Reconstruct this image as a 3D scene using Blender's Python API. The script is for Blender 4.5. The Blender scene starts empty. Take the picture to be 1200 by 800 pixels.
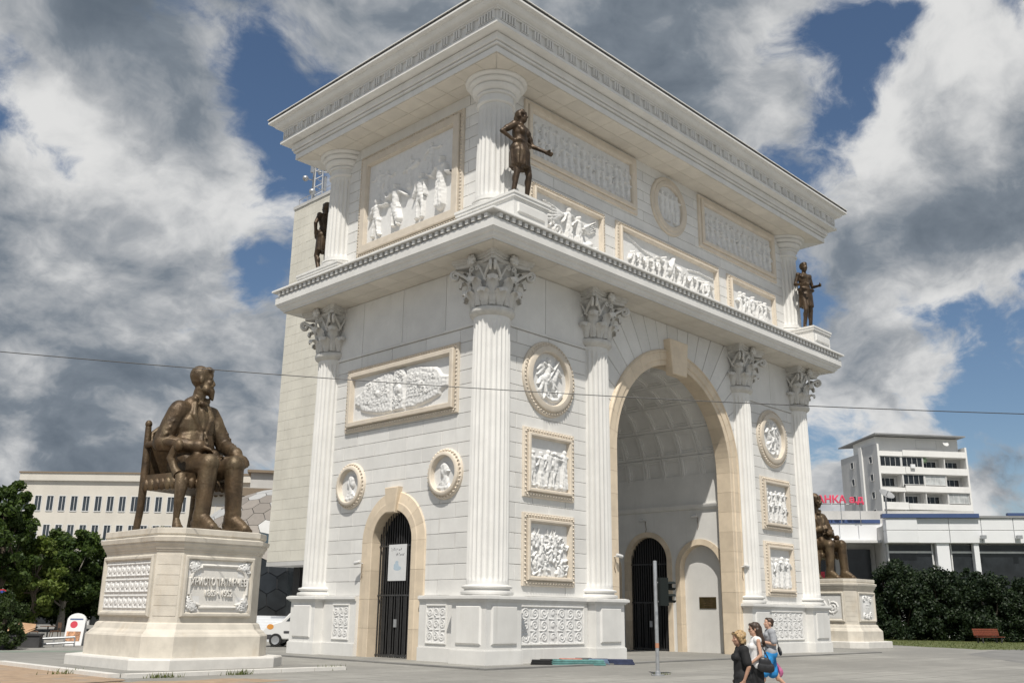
import bpy, math, random
import numpy as np
from mathutils import Vector, Matrix, noise

# ------------------------------------------------------------------ camera
SC = bpy.context.scene
COL = SC.collection
R = math.radians
CAM_POS = Vector((-23.895, -24.269, 1.70))
YAW, PITCH, ROLL, FPX = 0.79994, 0.27601, 0.012856, 1126.0     # heading from +Y, tilt, roll, focal length for a 1200 px wide frame
def cam_axes():
    f = Vector((math.sin(YAW)*math.cos(PITCH), math.cos(YAW)*math.cos(PITCH), math.sin(PITCH)))
    r = Vector((math.cos(YAW), -math.sin(YAW), 0)); u = r.cross(f)
    c, s = math.cos(ROLL), math.sin(ROLL)
    return c*r+s*u, -s*r+c*u, f
cr, cu, cf = cam_axes()
cd = bpy.data.cameras.new('camera'); cam = bpy.data.objects.new('camera', cd); COL.objects.link(cam)
cam.matrix_world = Matrix(((cr.x, cu.x, -cf.x, CAM_POS.x), (cr.y, cu.y, -cf.y, CAM_POS.y), (cr.z, cu.z, -cf.z, CAM_POS.z), (0, 0, 0, 1)))
cd.sensor_width = 36; cd.lens = FPX/1200*36; cd.clip_start = 0.1; cd.clip_end = 6000
SC.camera = cam

# ------------------------------------------------------------------ world: hazy blue sky with broken cumulus
SUN_TH, SUN_EL = R(42.4), R(57.2)         # sun stands behind the camera, high
SUN = Vector((-math.cos(SUN_TH)*math.cos(SUN_EL), -math.sin(SUN_TH)*math.cos(SUN_EL), math.sin(SUN_EL)))
world = bpy.data.worlds.new('World'); SC.world = world; world.use_nodes = True
wt = world.node_tree; wt.nodes.clear()
class NT:
    """tiny helper to write node graphs"""
    def __init__(s, tree): s.t = tree
    def n(s, typ, **kw):
        nd = s.t.nodes.new(typ)
        for k, v in kw.items():
            setattr(nd, k, v)
        return nd
    def put(s, sock, val):
        if isinstance(val, bpy.types.NodeSocket): s.t.links.new(val, sock)
        elif val is not None:
            if hasattr(sock.default_value, '__len__') and not hasattr(val, '__len__'):
                val = (val,)*len(sock.default_value)
            sock.default_value = val
    def m(s, op, a, b=None, c=None, clamp=False):
        nd = s.n('ShaderNodeMath', operation=op, use_clamp=clamp)
        s.put(nd.inputs[0], a); s.put(nd.inputs[1], b); s.put(nd.inputs[2], c)
        return nd.outputs[0]
    def vm(s, op, a, b=None, out=0):
        nd = s.n('ShaderNodeVectorMath', operation=op)
        s.put(nd.inputs[0], a)
        if op == 'SCALE': s.put(nd.inputs[3], b)
        else: s.put(nd.inputs[1], b)
        return nd.outputs[out]
    def noise(s, vec, scale, detail=4, rough=.5, lac=2.0, dist=0, out='Fac'):
        nd = s.n('ShaderNodeTexNoise')
        s.put(nd.inputs['Vector'], vec); s.put(nd.inputs['Scale'], scale); s.put(nd.inputs['Detail'], detail)
        s.put(nd.inputs['Roughness'], rough); s.put(nd.inputs['Lacunarity'], lac); s.put(nd.inputs['Distortion'], dist)
        return nd.outputs[out]
    def ramp(s, fac, lo, hi, a=0., b=1.):
        nd = s.n('ShaderNodeMapRange', interpolation_type='SMOOTHSTEP')
        s.put(nd.inputs[0], fac); s.put(nd.inputs[1], lo); s.put(nd.inputs[2], hi); s.put(nd.inputs[3], a); s.put(nd.inputs[4], b)
        return nd.outputs[0]
    def mix(s, fac, a, b, typ='MIX'):
        nd = s.n('ShaderNodeMix', data_type='RGBA', blend_type=typ)
        s.put(nd.inputs[0], fac)
        for i, v in ((6, a), (7, b)):
            if isinstance(v, tuple) and len(v) == 3: v = v+(1,)
            s.put(nd.inputs[i], v)
        return nd.outputs[2]
    def link(s, a, b): s.t.links.new(a, b)

W_ = NT(wt)
sky = W_.n('ShaderNodeTexSky', sky_type='NISHITA', sun_disc=False, sun_elevation=SUN_EL,
           sun_rotation=math.atan2(SUN.x, SUN.y), altitude=250, air_density=1.1, dust_density=.25, ozone_density=3.5)
gen = W_.n('ShaderNodeTexCoord').outputs['Generated']
sep = W_.n('ShaderNodeSeparateXYZ'); W_.link(gen, sep.inputs[0])
zc = W_.m('MAXIMUM', sep.outputs[2], 0.0)
inv = W_.m('DIVIDE', 1.0, W_.m('ADD', zc, 0.75))
flat = W_.vm('SCALE', gen, inv)                       # clouds lie in a flat layer
def ray(px, py):
    return (cf*FPX+cr*(px-600)-cu*(py-400)).normalized()
warp = W_.noise(flat, 3.6, 4, .55, out='Color')
wv = W_.vm('SUBTRACT', warp, (.5, .5, .5))
gw = W_.vm('NORMALIZE', W_.vm('ADD', gen, W_.vm('SCALE', wv, .22)))
def blobs(lst):
    """soft irregular patches of sky round given directions: (px, py, radius in px, weight)"""
    tot = 0.0
    for px, py, rad, wgt in lst:
        c = math.cos(rad/FPX); dt = W_.vm('DOT_PRODUCT', gw, tuple(ray(px, py)), out=1)
        tot = W_.m('ADD', tot, W_.m('MULTIPLY', W_.ramp(dt, c, 1.0), wgt))
    return tot
# where the openings in the cloud lie, and which banks are bright or dark
SKY_W = dict(cov=[(5, 80, 75, -.13), (325, 100, 105, -.14), (255, 320, 85, -.11), (190, 385, 70, -.08), (120, 163, 55, -.13), (60, 168, 40, -.10), (920, 95, 85, -.14), (1000, 60, 70, -.11), (1170, 430, 150, -.15),
                  (1165, 535, 120, -.12), (960, 515, 90, -.12), (700, 0, 320, .15), (110, 480, 240, .18), (1130, 170, 160, .15), (1080, 320, 180, .17),
                  (130, 200, 180, .16), (1030, 430, 120, .11), (30, 320, 150, .13), (470, 30, 190, .15), (1110, 90, 100, .11), (1120, 480, 60, .10), (1150, 600, 160, .12)],
             lum=[(700, 0, 340, -.10), (110, 470, 240, -.12), (130, 210, 170, .20), (1060, 110, 130, .20), (1140, 190, 120, -.16), (1040, 400, 130, -.02),
                  (1110, 300, 110, .14), (985, 520, 70, .24), (180, 60, 130, -.10), (60, 330, 130, .06), (1100, 480, 80, .12), (450, 40, 160, -.08), (1180, 20, 90, .1)])
pw = W_.vm('ADD', flat, W_.vm('SCALE', wv, .15))
pw = W_.vm('ADD', pw, (3.1, 1.7, .4))
n1 = W_.noise(pw, 4.7, 9, .60, 2.1)
dens = W_.m('ADD', W_.m('ADD', n1, .048), blobs(SKY_W['cov']))
cov = W_.ramp(dens, .455, .575)
thick = W_.ramp(dens, .50, .80)
n2 = W_.noise(W_.vm('ADD', pw, (.05, .07, 5.2)), 8.4, 7, .56)
n3 = W_.noise(W_.vm('ADD', pw, (9.3, 2.2, 1.1)), 15., 5, .62)
lum = W_.m('ADD', W_.m('MULTIPLY', W_.m('SUBTRACT', n2, .5), 1.05), W_.m('MULTIPLY', W_.m('SUBTRACT', n3, .5), .7))
def puffs(vec, scale, det):
    nd = W_.n('ShaderNodeTexVoronoi', feature='F1', normalize=True); W_.put(nd.inputs['Vector'], vec); nd.inputs['Scale'].default_value = scale
    nd.inputs['Detail'].default_value = det; nd.inputs['Roughness'].default_value = .55
    return nd.outputs['Distance']
pq_ = W_.vm('ADD', pw, W_.vm('SCALE', W_.vm('SUBTRACT', W_.noise(pw, 14., 3, .6, out='Color'), (.5, .5, .5)), .07))
pf = puffs(pq_, 8.5, .5)                                  # rounded heads of the cumulus
lum = W_.m('ADD', lum, W_.m('MULTIPLY', W_.m('SUBTRACT', .40, pf), .75))
lum = W_.m('ADD', W_.m('ADD', lum, blobs(SKY_W['lum'])), .60)
lum = W_.m('SUBTRACT', lum, W_.m('MULTIPLY', thick, .13))
lumc = W_.ramp(lum, .05, 1.0)
cl = W_.n('ShaderNodeValToRGB'); W_.link(lumc, cl.inputs[0])
el = cl.color_ramp.elements
el[0].position = 0; el[0].color = (.165, .205, .255, 1)
el[1].position = 1; el[1].color = (1.0, 1.0, .99, 1)
e = el.new(.35); e.color = (.27, .315, .37, 1)
e = el.new(.65); e.color = (.54, .565, .595, 1)
bg1 = W_.n('ShaderNodeBackground'); W_.link(sky.outputs[0], bg1.inputs[0]); bg1.inputs[1].default_value = .078
bg2 = W_.n('ShaderNodeBackground'); W_.link(cl.outputs[0], bg2.inputs[0]); bg2.inputs[1].default_value = .74
mx = W_.n('ShaderNodeMixShader'); W_.link(cov, mx.inputs[0]); W_.link(bg1.outputs[0], mx.inputs[1]); W_.link(bg2.outputs[0], mx.inputs[2])
wo = W_.n('ShaderNodeOutputWorld'); W_.link(mx.outputs[0], wo.inputs[0])

# ------------------------------------------------------------------ sun and exposure
sd = bpy.data.lights.new('sun', 'SUN'); sd.energy = 4.5; sd.angle = R(.53); sd.color = (1, .95, .87)
so = bpy.data.objects.new('sun', sd); COL.objects.link(so)
so.rotation_mode = 'QUATERNION'; so.rotation_quaternion = SUN.to_track_quat('Z', 'Y'); so.location = SUN*80
SC.view_settings.view_transform = 'Standard'; SC.view_settings.look = 'None'
SC.view_settings.exposure = 0.0; SC.view_settings.gamma = 1.0; SC.view_settings.use_curve_mapping = False
SC.render.engine = 'CYCLES'
SC.cycles.max_bounces = 6; SC.cycles.diffuse_bounces = 3; SC.cycles.glossy_bounces = 2; SC.cycles.transmission_bounces = 2; SC.cycles.transparent_max_bounces = 4
world.cycles.sampling_method = 'MANUAL'; world.cycles.sample_map_resolution = 512

# ------------------------------------------------------------------ geometry helpers
class G:
    """collects vertices and faces of ONE mesh"""
    def __init__(s): s.v = []; s.f = []
    def add(s, vs, fs, M=None):
        o = len(s.v); flip = False
        if M is not None:
            vs = [M @ Vector(p) for p in vs]; flip = M.to_3x3().determinant() < 0
        s.v.extend([tuple(p) for p in vs])
        if flip: s.f.extend([tuple(o+i for i in reversed(f)) for f in fs])
        else: s.f.extend([tuple(o+i for i in f) for f in fs])
        return s
    def box(s, x0, x1, y0, y1, z0, z1, M=None):
        return s.add([(x0,y0,z0),(x1,y0,z0),(x1,y1,z0),(x0,y1,z0),(x0,y0,z1),(x1,y0,z1),(x1,y1,z1),(x0,y1,z1)],
                     [(0,3,2,1),(4,5,6,7),(0,1,5,4),(1,2,6,5),(2,3,7,6),(3,0,4,7)], M)
    def slab(s, poly, w0, w1, ch=0.0, M=None):
        """polygon in the (u,v) plane pushed out along w from w0 to w1, front edge chamfered"""
        n = len(poly); a = sum(poly[i][0]*poly[(i+1)%n][1]-poly[(i+1)%n][0]*poly[i][1] for i in range(n))
        if a < 0: poly = poly[::-1]
        vs = [(p[0],p[1],w0) for p in poly]
        if ch > 0:
            q = inset(poly, ch)
            vs += [(p[0],p[1],w1-ch) for p in poly]+[(p[0],p[1],w1) for p in q]
            L = 3
        else:
            vs += [(p[0],p[1],w1) for p in poly]; L = 2
        fs = [tuple(reversed(range(n))), tuple((L-1)*n+i for i in range(n))]
        for l in range(L-1):
            fs += [(l*n+i, l*n+(i+1)%n, (l+1)*n+(i+1)%n, (l+1)*n+i) for i in range(n)]
        return s.add(vs, fs, M)
    def lathe(s, prof, n=32, M=None, a0=0., a1=2*math.pi, rad=None):
        full = abs(a1-a0-2*math.pi) < 1e-6; k = n if full else n+1; vs = []; fs = []
        for r, z in prof:
            for i in range(k):
                a = a0+(a1-a0)*i/n; q = r if rad is None else rad(r, a, z)
                vs.append((q*math.cos(a), q*math.sin(a), z))
        for j in range(len(prof)-1):
            for i in range(n):
                i2 = (i+1)%k
                fs.append((j*k+i, j*k+i2, (j+1)*k+i2, (j+1)*k+i))
        if full:
            if prof[0][0] > 1e-5: fs.append(tuple(reversed(range(k))))
            if prof[-1][0] > 1e-5: fs.append(tuple((len(prof)-1)*k+i for i in range(k)))
        return s.add(vs, fs, M)
    def tube(s, pts, r, n=8, M=None, cap=True):
        pts = [Vector(p) for p in pts]; m = len(pts); rs = r if hasattr(r, '__len__') else [r]*m
        vs = []; fs = []; up = None
        for i, p in enumerate(pts):
            t = (pts[min(i+1, m-1)]-pts[max(i-1, 0)]).normalized()
            if up is None:
                up = Vector((0,0,1)) if abs(t.z) < .9 else Vector((1,0,0))
            a = t.cross(up).normalized(); b = a.cross(t).normalized(); up = b
            for k in range(n):
                an = 2*math.pi*k/n; vs.append(p+(a*math.cos(an)+b*math.sin(an))*rs[i])
        for i in range(m-1):
            for k in range(n): fs.append((i*n+(k+1)%n, i*n+k, (i+1)*n+k, (i+1)*n+(k+1)%n))
        if cap: fs += [tuple(range(n)), tuple(reversed([(m-1)*n+k for k in range(n)]))]
        return s.add(vs, fs, M)
    def ell(s, c, rad, n=14, m=9, M=None, rot=None):
        c = Vector(c); vs = []; fs = []
        Q = rot.to_matrix() if rot is not None else None
        for j in range(m+1):
            th = math.pi*j/m
            for i in range(n):
                ph = 2*math.pi*i/n
                p = Vector((rad[0]*math.sin(th)*math.cos(ph), rad[1]*math.sin(th)*math.sin(ph), rad[2]*math.cos(th)))
                vs.append(c+(Q@p if Q else p))
        for j in range(m):
            for i in range(n): fs.append((j*n+i, (j+1)*n+i, (j+1)*n+(i+1)%n, j*n+(i+1)%n))
        return s.add(vs, fs, M)
    def cap(s, a, b, ra, rb, n=14, flat=None):
        """tapered capsule from a to b; flat=(axis, factor) squeezes the section"""
        a, b = Vector(a), Vector(b); t = b-a; L = t.length; t = t.normalized() if L > 1e-6 else Vector((0,0,1))
        x = t.orthogonal().normalized(); y = t.cross(x); vs = []; fs = []; rings = []
        for j in range(5): th = -math.pi/2+math.pi/2*j/4; rings.append((ra*math.sin(th), ra*math.cos(th)))
        for j in range(5): th = math.pi/2*j/4; rings.append((L+rb*math.sin(th), rb*math.cos(th)))
        for (h, q) in rings:
            for i in range(n):
                an = 2*math.pi*i/n; o = (x*math.cos(an)+y*math.sin(an))*max(q, 1e-4)
                if flat: o = o-Vector(flat[0])*(o.dot(Vector(flat[0])))*(1-flat[1])
                vs.append(a+t*h+o)
        m = len(rings)
        for j in range(m-1):
            for i in range(n): fs.append((j*n+i, j*n+(i+1)%n, (j+1)*n+(i+1)%n, (j+1)*n+i))
        fs += [tuple(reversed(range(n))), tuple((m-1)*n+i for i in range(n))]
        return s.add(vs, fs)
def inset(poly, d):
    n = len(poly); out = []
    for i in range(n):
        p0, p1, p2 = (Vector((poly[j%n][0], poly[j%n][1])) for j in (i-1, i, i+1))
        e1 = p1-p0; e2 = p2-p1
        e1 = e1.normalized() if e1.length > 1e-9 else Vector((1,0)); e2 = e2.normalized() if e2.length > 1e-9 else e1
        n1 = Vector((-e1.y, e1.x)); n2 = Vector((-e2.y, e2.x)); b = n1+n2
        k = max(.35, 1+n1.dot(n2))
        out.append(tuple(p1+b*(d/k)))
    return out
def world_of(o):
    if o is None: return Matrix()
    return (world_of(o.parent) @ o.matrix_parent_inverse if o.parent else Matrix()) @ o.matrix_basis
def data(name, g, mat, smooth=None):
    me = bpy.data.meshes.new(name); me.from_pydata([tuple(p) for p in g.v], [], g.f)
    for m_ in (mat if isinstance(mat, (list, tuple)) else [mat]): me.materials.append(m_)
    if smooth is not None:
        me.polygons.foreach_set('use_smooth', [True]*len(me.polygons))
        if smooth < 180: me.set_sharp_from_angle(angle=R(smooth))
    me.update(); return me
def inst(name, me, parent=None, M=None, kind=None, label=None):
    o = bpy.data.objects.new(name, me); COL.objects.link(o)
    if parent is not None: o.parent = parent; o.matrix_parent_inverse = world_of(parent).inverted()
    if M is not None: o.matrix_basis = M
    if kind: o['kind'] = kind
    if label: o['label'] = label
    return o
def obj(name, g, mat, parent=None, smooth=None, M=None, kind=None, label=None):
    return inst(name, data(name, g, mat, smooth), parent, M, kind, label)
def thing(name, label, cat, loc=(0,0,0), group=None, rz=0.0):
    o = bpy.data.objects.new(name, None); COL.objects.link(o); o.empty_display_size = .2
    o.matrix_basis = Matrix.Translation(loc) @ Matrix.Rotation(rz, 4, 'Z')
    return tag(o, label, cat, group)
def tag(o, label, cat, group=None):
    o['label'] = label; o['category'] = cat
    if group: o['group'] = group
    return o
def T(x, y, z, rz=0.0, s=1.0):
    return Matrix.Translation((x, y, z)) @ Matrix.Rotation(rz, 4, 'Z') @ Matrix.Scale(s, 4)

# ------------------------------------------------------------------ materials
def mat(name, col, rough=.6, metal=0., var=.06, vscale=3., bump=.0, bscale=40., stain=None, rnd=0., spec=.5, extra=None, stretch=(1,1,1), bdist=.01):
    """surface colour with soft mottling, fine relief and optional weather stains"""
    m_ = bpy.data.materials.new(name); m_.use_nodes = True; t = m_.node_tree; t.nodes.clear(); N = NT(t)
    out = N.n('ShaderNodeOutputMaterial'); b = N.n('ShaderNodeBsdfPrincipled'); N.link(b.outputs[0], out.inputs[0])
    geo = N.n('ShaderNodeNewGeometry').outputs['Position']
    p = N.vm('MULTIPLY', geo, stretch)
    nz = N.noise(p, vscale, 6, .6)
    k = N.ramp(nz, .25, .75, 1-var, 1+var)
    c = N.mix(1.0, tuple(col), k, 'MULTIPLY')
    if stain:
        scol, sscale, lo, hi, amt = stain
        sn = N.noise(N.vm('MULTIPLY', geo, (1, 1, .35)), sscale, 8, .65)
        c = N.mix(N.ramp(sn, lo, hi, 0, amt), c, tuple(scol))
    if rnd:
        oi = N.n('ShaderNodeObjectInfo').outputs['Random']
        c = N.mix(1.0, c, N.ramp(oi, 0, 1, 1-rnd, 1+rnd), 'MULTIPLY')
    if extra: c = extra(N, c, geo)
    N.link(c, b.inputs['Base Color'])
    b.inputs['Roughness'].default_value = rough; b.inputs['Metallic'].default_value = metal
    b.inputs['Specular IOR Level'].default_value = spec
    if bump:
        bn = N.n('ShaderNodeBump'); bn.inputs['Strength'].default_value = bump; bn.inputs['Distance'].default_value = bdist
        N.link(N.noise(p, bscale, 5, .6), bn.inputs['Height']); N.link(bn.outputs[0], b.inputs['Normal'])
    return m_
def streaks(N, c, geo):
    # rain streaks running down from ledges, and grey grime
    v = N.vm('MULTIPLY', geo, (3.2, 3.2, .16)); a = N.noise(v, 1.0, 7, .65); b = N.noise(geo, .55, 4, .6)
    return N.mix(N.m('MULTIPLY', N.ramp(a, .50, .78, 0, .42), N.ramp(b, .40, .62)), c, (.47, .455, .42))
M_WHITE = mat('white_stone', (.705, .697, .672), .62, var=.06, vscale=1.1, bump=.25, bscale=30, stain=((.56, .54, .49), 1.3, .56, .80, .32), rnd=.05, extra=streaks)
M_CAPIT = mat('capital_stone', (.60, .585, .55), .6, var=.10, vscale=4, bump=.3, bscale=40, stain=((.46, .44, .40), 2.2, .5, .75, .4))
M_CARVE = mat('carved_stone', (.70, .695, .68), .6, var=.05, vscale=5, bump=.3, bscale=45)
M_SOFF = mat('soffit_stone', (.66, .62, .55), .6, var=.06, vscale=1.5, bump=.2, bscale=30, rnd=.05)
M_TAN = mat('tan_stone', (.66, .555, .42), .6, var=.08, vscale=2.0, bump=.3, bscale=35, rnd=.07)
M_BEIGE = mat('beige_stone', (.64, .57, .475), .6, var=.07, vscale=2.5, bump=.3, bscale=35, rnd=.06)
M_TRAV = mat('travertine', (.56, .52, .45), .62, var=.12, vscale=2.2, bump=.35, bscale=28, stain=((.42, .33, .22), 1.7, .52, .78, .45), rnd=.05)
M_TRAVW = mat('pale_marble', (.67, .65, .61), .55, var=.06, vscale=4, bump=.25, bscale=40)
M_JOINT = mat('joint_mortar', (.50, .49, .47), .8, var=.08, vscale=4)
M_BRONZE = mat('bronze', (.088, .058, .032), .50, .42, var=.5, vscale=2.2, bump=.5, bscale=11, stain=((.19, .145, .085), 1.6, .45, .70, .65), bdist=.04)
M_BRONZE2 = mat('dark_bronze', (.062, .040, .023), .46, .4, var=.4, vscale=3, bump=.25, bscale=18, stain=((.14, .10, .055), 3.0, .5, .72, .6), bdist=.02)
M_BLACK = mat('black_iron', (.06, .06, .061), .42, .3, var=.2, vscale=9)
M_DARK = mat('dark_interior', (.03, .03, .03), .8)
M_GUTTER = mat('dark_gutter', (.06, .058, .055), .7)
M_GREY = mat('galvanised_steel', (.42, .43, .44), .42, .6, var=.15, vscale=7, stain=((.22, .17, .13), 5, .62, .8, .4))
# ================================================================== TRIUMPHAL ARCH
W, D = 25.27, 11.92                       # plinth size: front length, depth
CX, CY = W/2, D/2
WI = .70                                  # wall plane stands this far inside the plinth edge
CA = .88                                  # column axes
random.seed(4)
arch = thing('triumphal_arch', 'white marble triumphal arch with carved panels, columns and broad cornices', 'monument', (CX, CY, 0))
def frame(o, u, w): # local (u along wall, v up, w outward) -> world
    o, u, w = Vector(o), Vector(u), Vector(w)
    return Matrix(((u.x, 0, w.x, o.x), (u.y, 0, w.y, o.y), (u.z, 1, w.z, o.z), (0, 0, 0, 1)))
MF = frame((0, WI, 0), (1, 0, 0), (0, -1, 0))
MS = frame((WI, 0, 0), (0, 1, 0), (-1, 0, 0))
MB_ = frame((0, D-WI, 0), (1, 0, 0), (0, 1, 0))
ME = frame((W-WI, 0, 0), (0, 1, 0), (1, 0, 0))
MIR = frame((17.50, 0, 0), (0, 1, 0), (-1, 0, 0))      # right wall of the passage
MIL = frame((W-17.50, 0, 0), (0, 1, 0), (1, 0, 0))
def arc(cx, zs, r, a0, a1, n):
    return [(cx+r*math.cos(R(a0+(a1-a0)*i/n)), zs+r*math.sin(R(a0+(a1-a0)*i/n))) for i in range(n+1)]
A_ZS, A_RI, A_RO = 8.45, 4.45, 5.20       # great arch
D_ZS, D_RI, D_RO = 4.39, 1.22, 1.96       # side doors
def wall_poly(u0, u1, z1, holes):
    p = [(u0, 0)]
    for c, zs, r in holes:
        p += [(c-r, 0)]+arc(c, zs, r, 180, 0, 28)+[(c+r, 0)]
    return p+[(u1, 0), (u1, z1), (u0, z1)]
def wall(M, u0, u1, z1, holes, th, m_=None):
    return obj('wall', G().slab(wall_poly(u0, u1, z1, holes), -th, 0, 0, M), m_ or M_JOINT, arch)
w_front = wall(MF, WI, W-WI, 14.9, [(CX, A_ZS, A_RI+.04)], .66)
w_side = wall(MS, WI+.66, D-WI-.66, 14.9, [(CY, D_ZS, D_RI+.04)], .5)
w_back = wall(MB_, WI, W-WI, 14.9, [(CX, A_ZS, A_RI+.04)], .66, M_WHITE)
w_end = wall(ME, WI+.66, D-WI-.66, 14.9, [(CY, D_ZS, D_RI+.04)], .5, M_WHITE)
NI = [(2.80, 3.94, 1.17), (CY, D_ZS, D_RI+.04), (D-2.80, 3.94, 1.17)]
for Mx in (MIR, MIL):
    iw = wall(Mx, 1.36, D-1.36, 8.6, NI, .32, M_WHITE)
    for c in (2.80, D-2.80):
        obj('niche_back', G().box(c-1.3, c+1.3, 0, 5.3, -.42, -.325, Mx), M_WHITE, iw)
# ---- facing stones
COURSE = .56
def edge_u(z, holes, side, u):
    """how far a stone may run towards an opening at height z"""
    for c, zs, r in holes:
        if z <= zs: b = r
        elif z < zs+r: b = math.sqrt(max(0, r*r-(z-zs)**2))
        else: b = 0
        u = min(u, c-b) if side < 0 else max(u, c+b)
    return u
def stones(wallobj, M, rows, cuts_for, hole=None, mt=None):
    """rows: list of (z0, z1); cuts_for(i) -> list of vertical joints"""
    for i, (z0, z1) in enumerate(rows):
        cu_ = cuts_for(i)
        for a, b in zip(cu_[:-1], cu_[1:]):
            g = .009; lo, hi = a+g, b-g; zz0, zz1 = z0+g, z1-g
            if hole:
                c, zs, r = hole; ns = 6
                if z0 < zs+r and lo < c+r and hi > c-r:
                    zl = [zz0+(zz1-zz0)*k/ns for k in range(ns+1)]
                    if lo < c and min(hi, edge_u(zz0, [hole], -1, 99)) > lo+.12:
                        poly = [(lo, zz0)]+[(min(hi, edge_u(z, [hole], -1, 99)), z) for z in zl]+[(lo, zz1)]
                        poly = [p for k, p in enumerate(poly) if k == 0 or (abs(p[0]-poly[k-1][0])+abs(p[1]-poly[k-1][1])) > 1e-4]
                        obj('stone_block', G().slab(poly, 0, .04, 0, M), M_WHITE, wallobj)
                    if hi > c and max(lo, edge_u(zz0, [hole], 1, -99)) < hi-.12:
                        poly = [(hi, zz0), (hi, zz1)]+[(max(lo, edge_u(z, [hole], 1, -99)), z) for z in reversed(zl)]
                        poly = [p for k, p in enumerate(poly) if k == 0 or (abs(p[0]-poly[k-1][0])+abs(p[1]-poly[k-1][1])) > 1e-4]
                        obj('stone_block', G().slab(poly, 0, .04, 0, M), M_WHITE, wallobj)
                    continue
            dw = random.uniform(-.002, .003)
            obj('stone_block', G().slab([(lo, zz0), (hi, zz0), (hi, zz1), (lo, zz1)], 0, .04+dw, .010, M), mt or M_WHITE, wallobj)
ROWS = [(2.33+COURSE*i, 2.33+COURSE*(i+1)) for i in range(18)]
ZF = ROWS[-1][1]                                   # underside of the plain frieze, 12.41
XC = CX-5.77                                       # inner column axes
def cuts_front(i, mirror):
    z = ROWS[i][1]; end = (CX-A_RO+.2) if z < A_ZS else XC
    j = [WI+.02, 2.05 if i % 2 else 3.0, 3.9 if i % 2 else 4.9, end]
    return [W-x for x in reversed(j)] if mirror else j
stones(w_front, MF, ROWS, lambda i: cuts_front(i, False)); stones(w_front, MF, ROWS, lambda i: cuts_front(i, True))
def cuts_side(i):
    return [WI+.02, 2.4, 4.45, 6.6, 8.7, D-WI-.02] if i % 2 else [WI+.02, 3.3, 5.4, 7.5, 9.6, D-WI-.02]
stones(w_side, MS, ROWS, cuts_side, (CY, D_ZS, 1.55))
for a, b in ((WI+.02, 3.7), (3.7, XC), (W-XC, W-3.7), (W-3.7, W-WI-.02)):
    obj('frieze_slab', G().slab([(a+.01, ZF+.13), (b-.01, ZF+.13), (b-.01, 14.88), (a+.01, 14.88)], 0, .05, .012, MF), M_WHITE, w_front)
    obj('string_moulding', G().box(a, b, ZF+.012, ZF+.12, 0, .10, MF), M_WHITE, w_front)
for a, b in ((WI+.02, 3.3), (3.3, 6.0), (6.0, 8.7), (8.7, D-WI-.02)):
    obj('frieze_slab', G().slab([(a+.01, ZF+.13), (b-.01, ZF+.13), (b-.01, 14.88), (a+.01, 14.88)], 0, .05, .012, MS), M_WHITE, w_side)
    obj('string_moulding', G().box(a, b, ZF+.012, ZF+.12, 0, .10, MS), M_WHITE, w_side)
# ---- fan of wedge stones over the great arch
NV = 23; bx0, bx1, bz1 = XC+.01, W-XC-.01, 14.88
def box_hit(a):
    c, s = math.cos(a), math.sin(a); t = 1e9
    if c > 1e-6: t = min(t, (bx1-CX)/c)
    if c < -1e-6: t = min(t, (bx0-CX)/c)
    if s > 1e-6: t = min(t, (bz1-A_ZS)/s)
    return t
for k in range(NV):
    a0, a1 = math.pi*k/NV+.0028, math.pi*(k+1)/NV-.0028; r0 = 5.02
    ins = [(CX+r0*math.cos(a), A_ZS+r0*math.sin(a)) for a in (a1, (a0+a1)/2, a0)]
    t0, t1 = box_hit(a0), box_hit(a1)
    outp = [(CX+t0*math.cos(a0), A_ZS+t0*math.sin(a0))]
    for cxn, czn in ((bx1, bz1), (bx0, bz1)):
        ac = math.atan2(czn-A_ZS, cxn-CX)
        if a0 < ac < a1: outp.append((cxn, czn))
    outp.append((CX+t1*math.cos(a1), A_ZS+t1*math.sin(a1)))
    obj('wedge_stone', G().slab(ins+outp, 0, .04+random.uniform(-.002, .003), .010, MF), M_WHITE, w_front)
# ---- arch surrounds, stone by stone
def arch_stones(name, M, c, zs, prof, njamb, nv, z0=0., mt=None):
    """prof: list of (radius, w). jamb stones then voussoirs; each one its own piece of a named surround"""
    base = None
    segs = [('L', z0+(zs-z0)*i/njamb, z0+(zs-z0)*(i+1)/njamb) for i in range(njamb)]
    segs += [('A', 180-180*i/nv, 180-180*(i+1)/nv) for i in range(nv)]
    segs += [('R', z0+(zs-z0)*i/njamb, z0+(zs-z0)*(i+1)/njamb) for i in range(njamb)]
    for typ, s0, s1 in segs:
        n = 1 if typ != 'A' else max(2, int(abs(s0-s1)/4)+1); gp = .004
        if typ == 'A':
            da = math.degrees(gp/prof[0][0]); ss = [s0-da+(s1-s0+2*da)*i/n for i in range(n+1)]
        else: ss = [s0+gp, s1-gp]
        vs = []; K = len(prof)
        for s_ in ss:
            for r, w in prof:
                if typ == 'L': vs.append((c-r, s_, w))
                elif typ == 'R': vs.append((c+r, s_, w))
                else: vs.append((c+r*math.cos(R(s_)), zs+r*math.sin(R(s_)), w))
        fs = []
        for i in range(len(ss)-1):
            for k in range(K):
                k2 = (k+1) % K; q = (i*K+k, i*K+k2, (i+1)*K+k2, (i+1)*K+k)
                fs.append(q if typ != 'R' else tuple(reversed(q)))
        fs += [tuple(reversed(range(K))), tuple((len(ss)-1)*K+k for k in range(K))]
        g = G().add(vs, fs, M)
        if base is None:
            base = obj(name, g, mt or M_TAN, arch)
        else: obj('arch_stone', g, mt or M_TAN, base)
    return base
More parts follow.
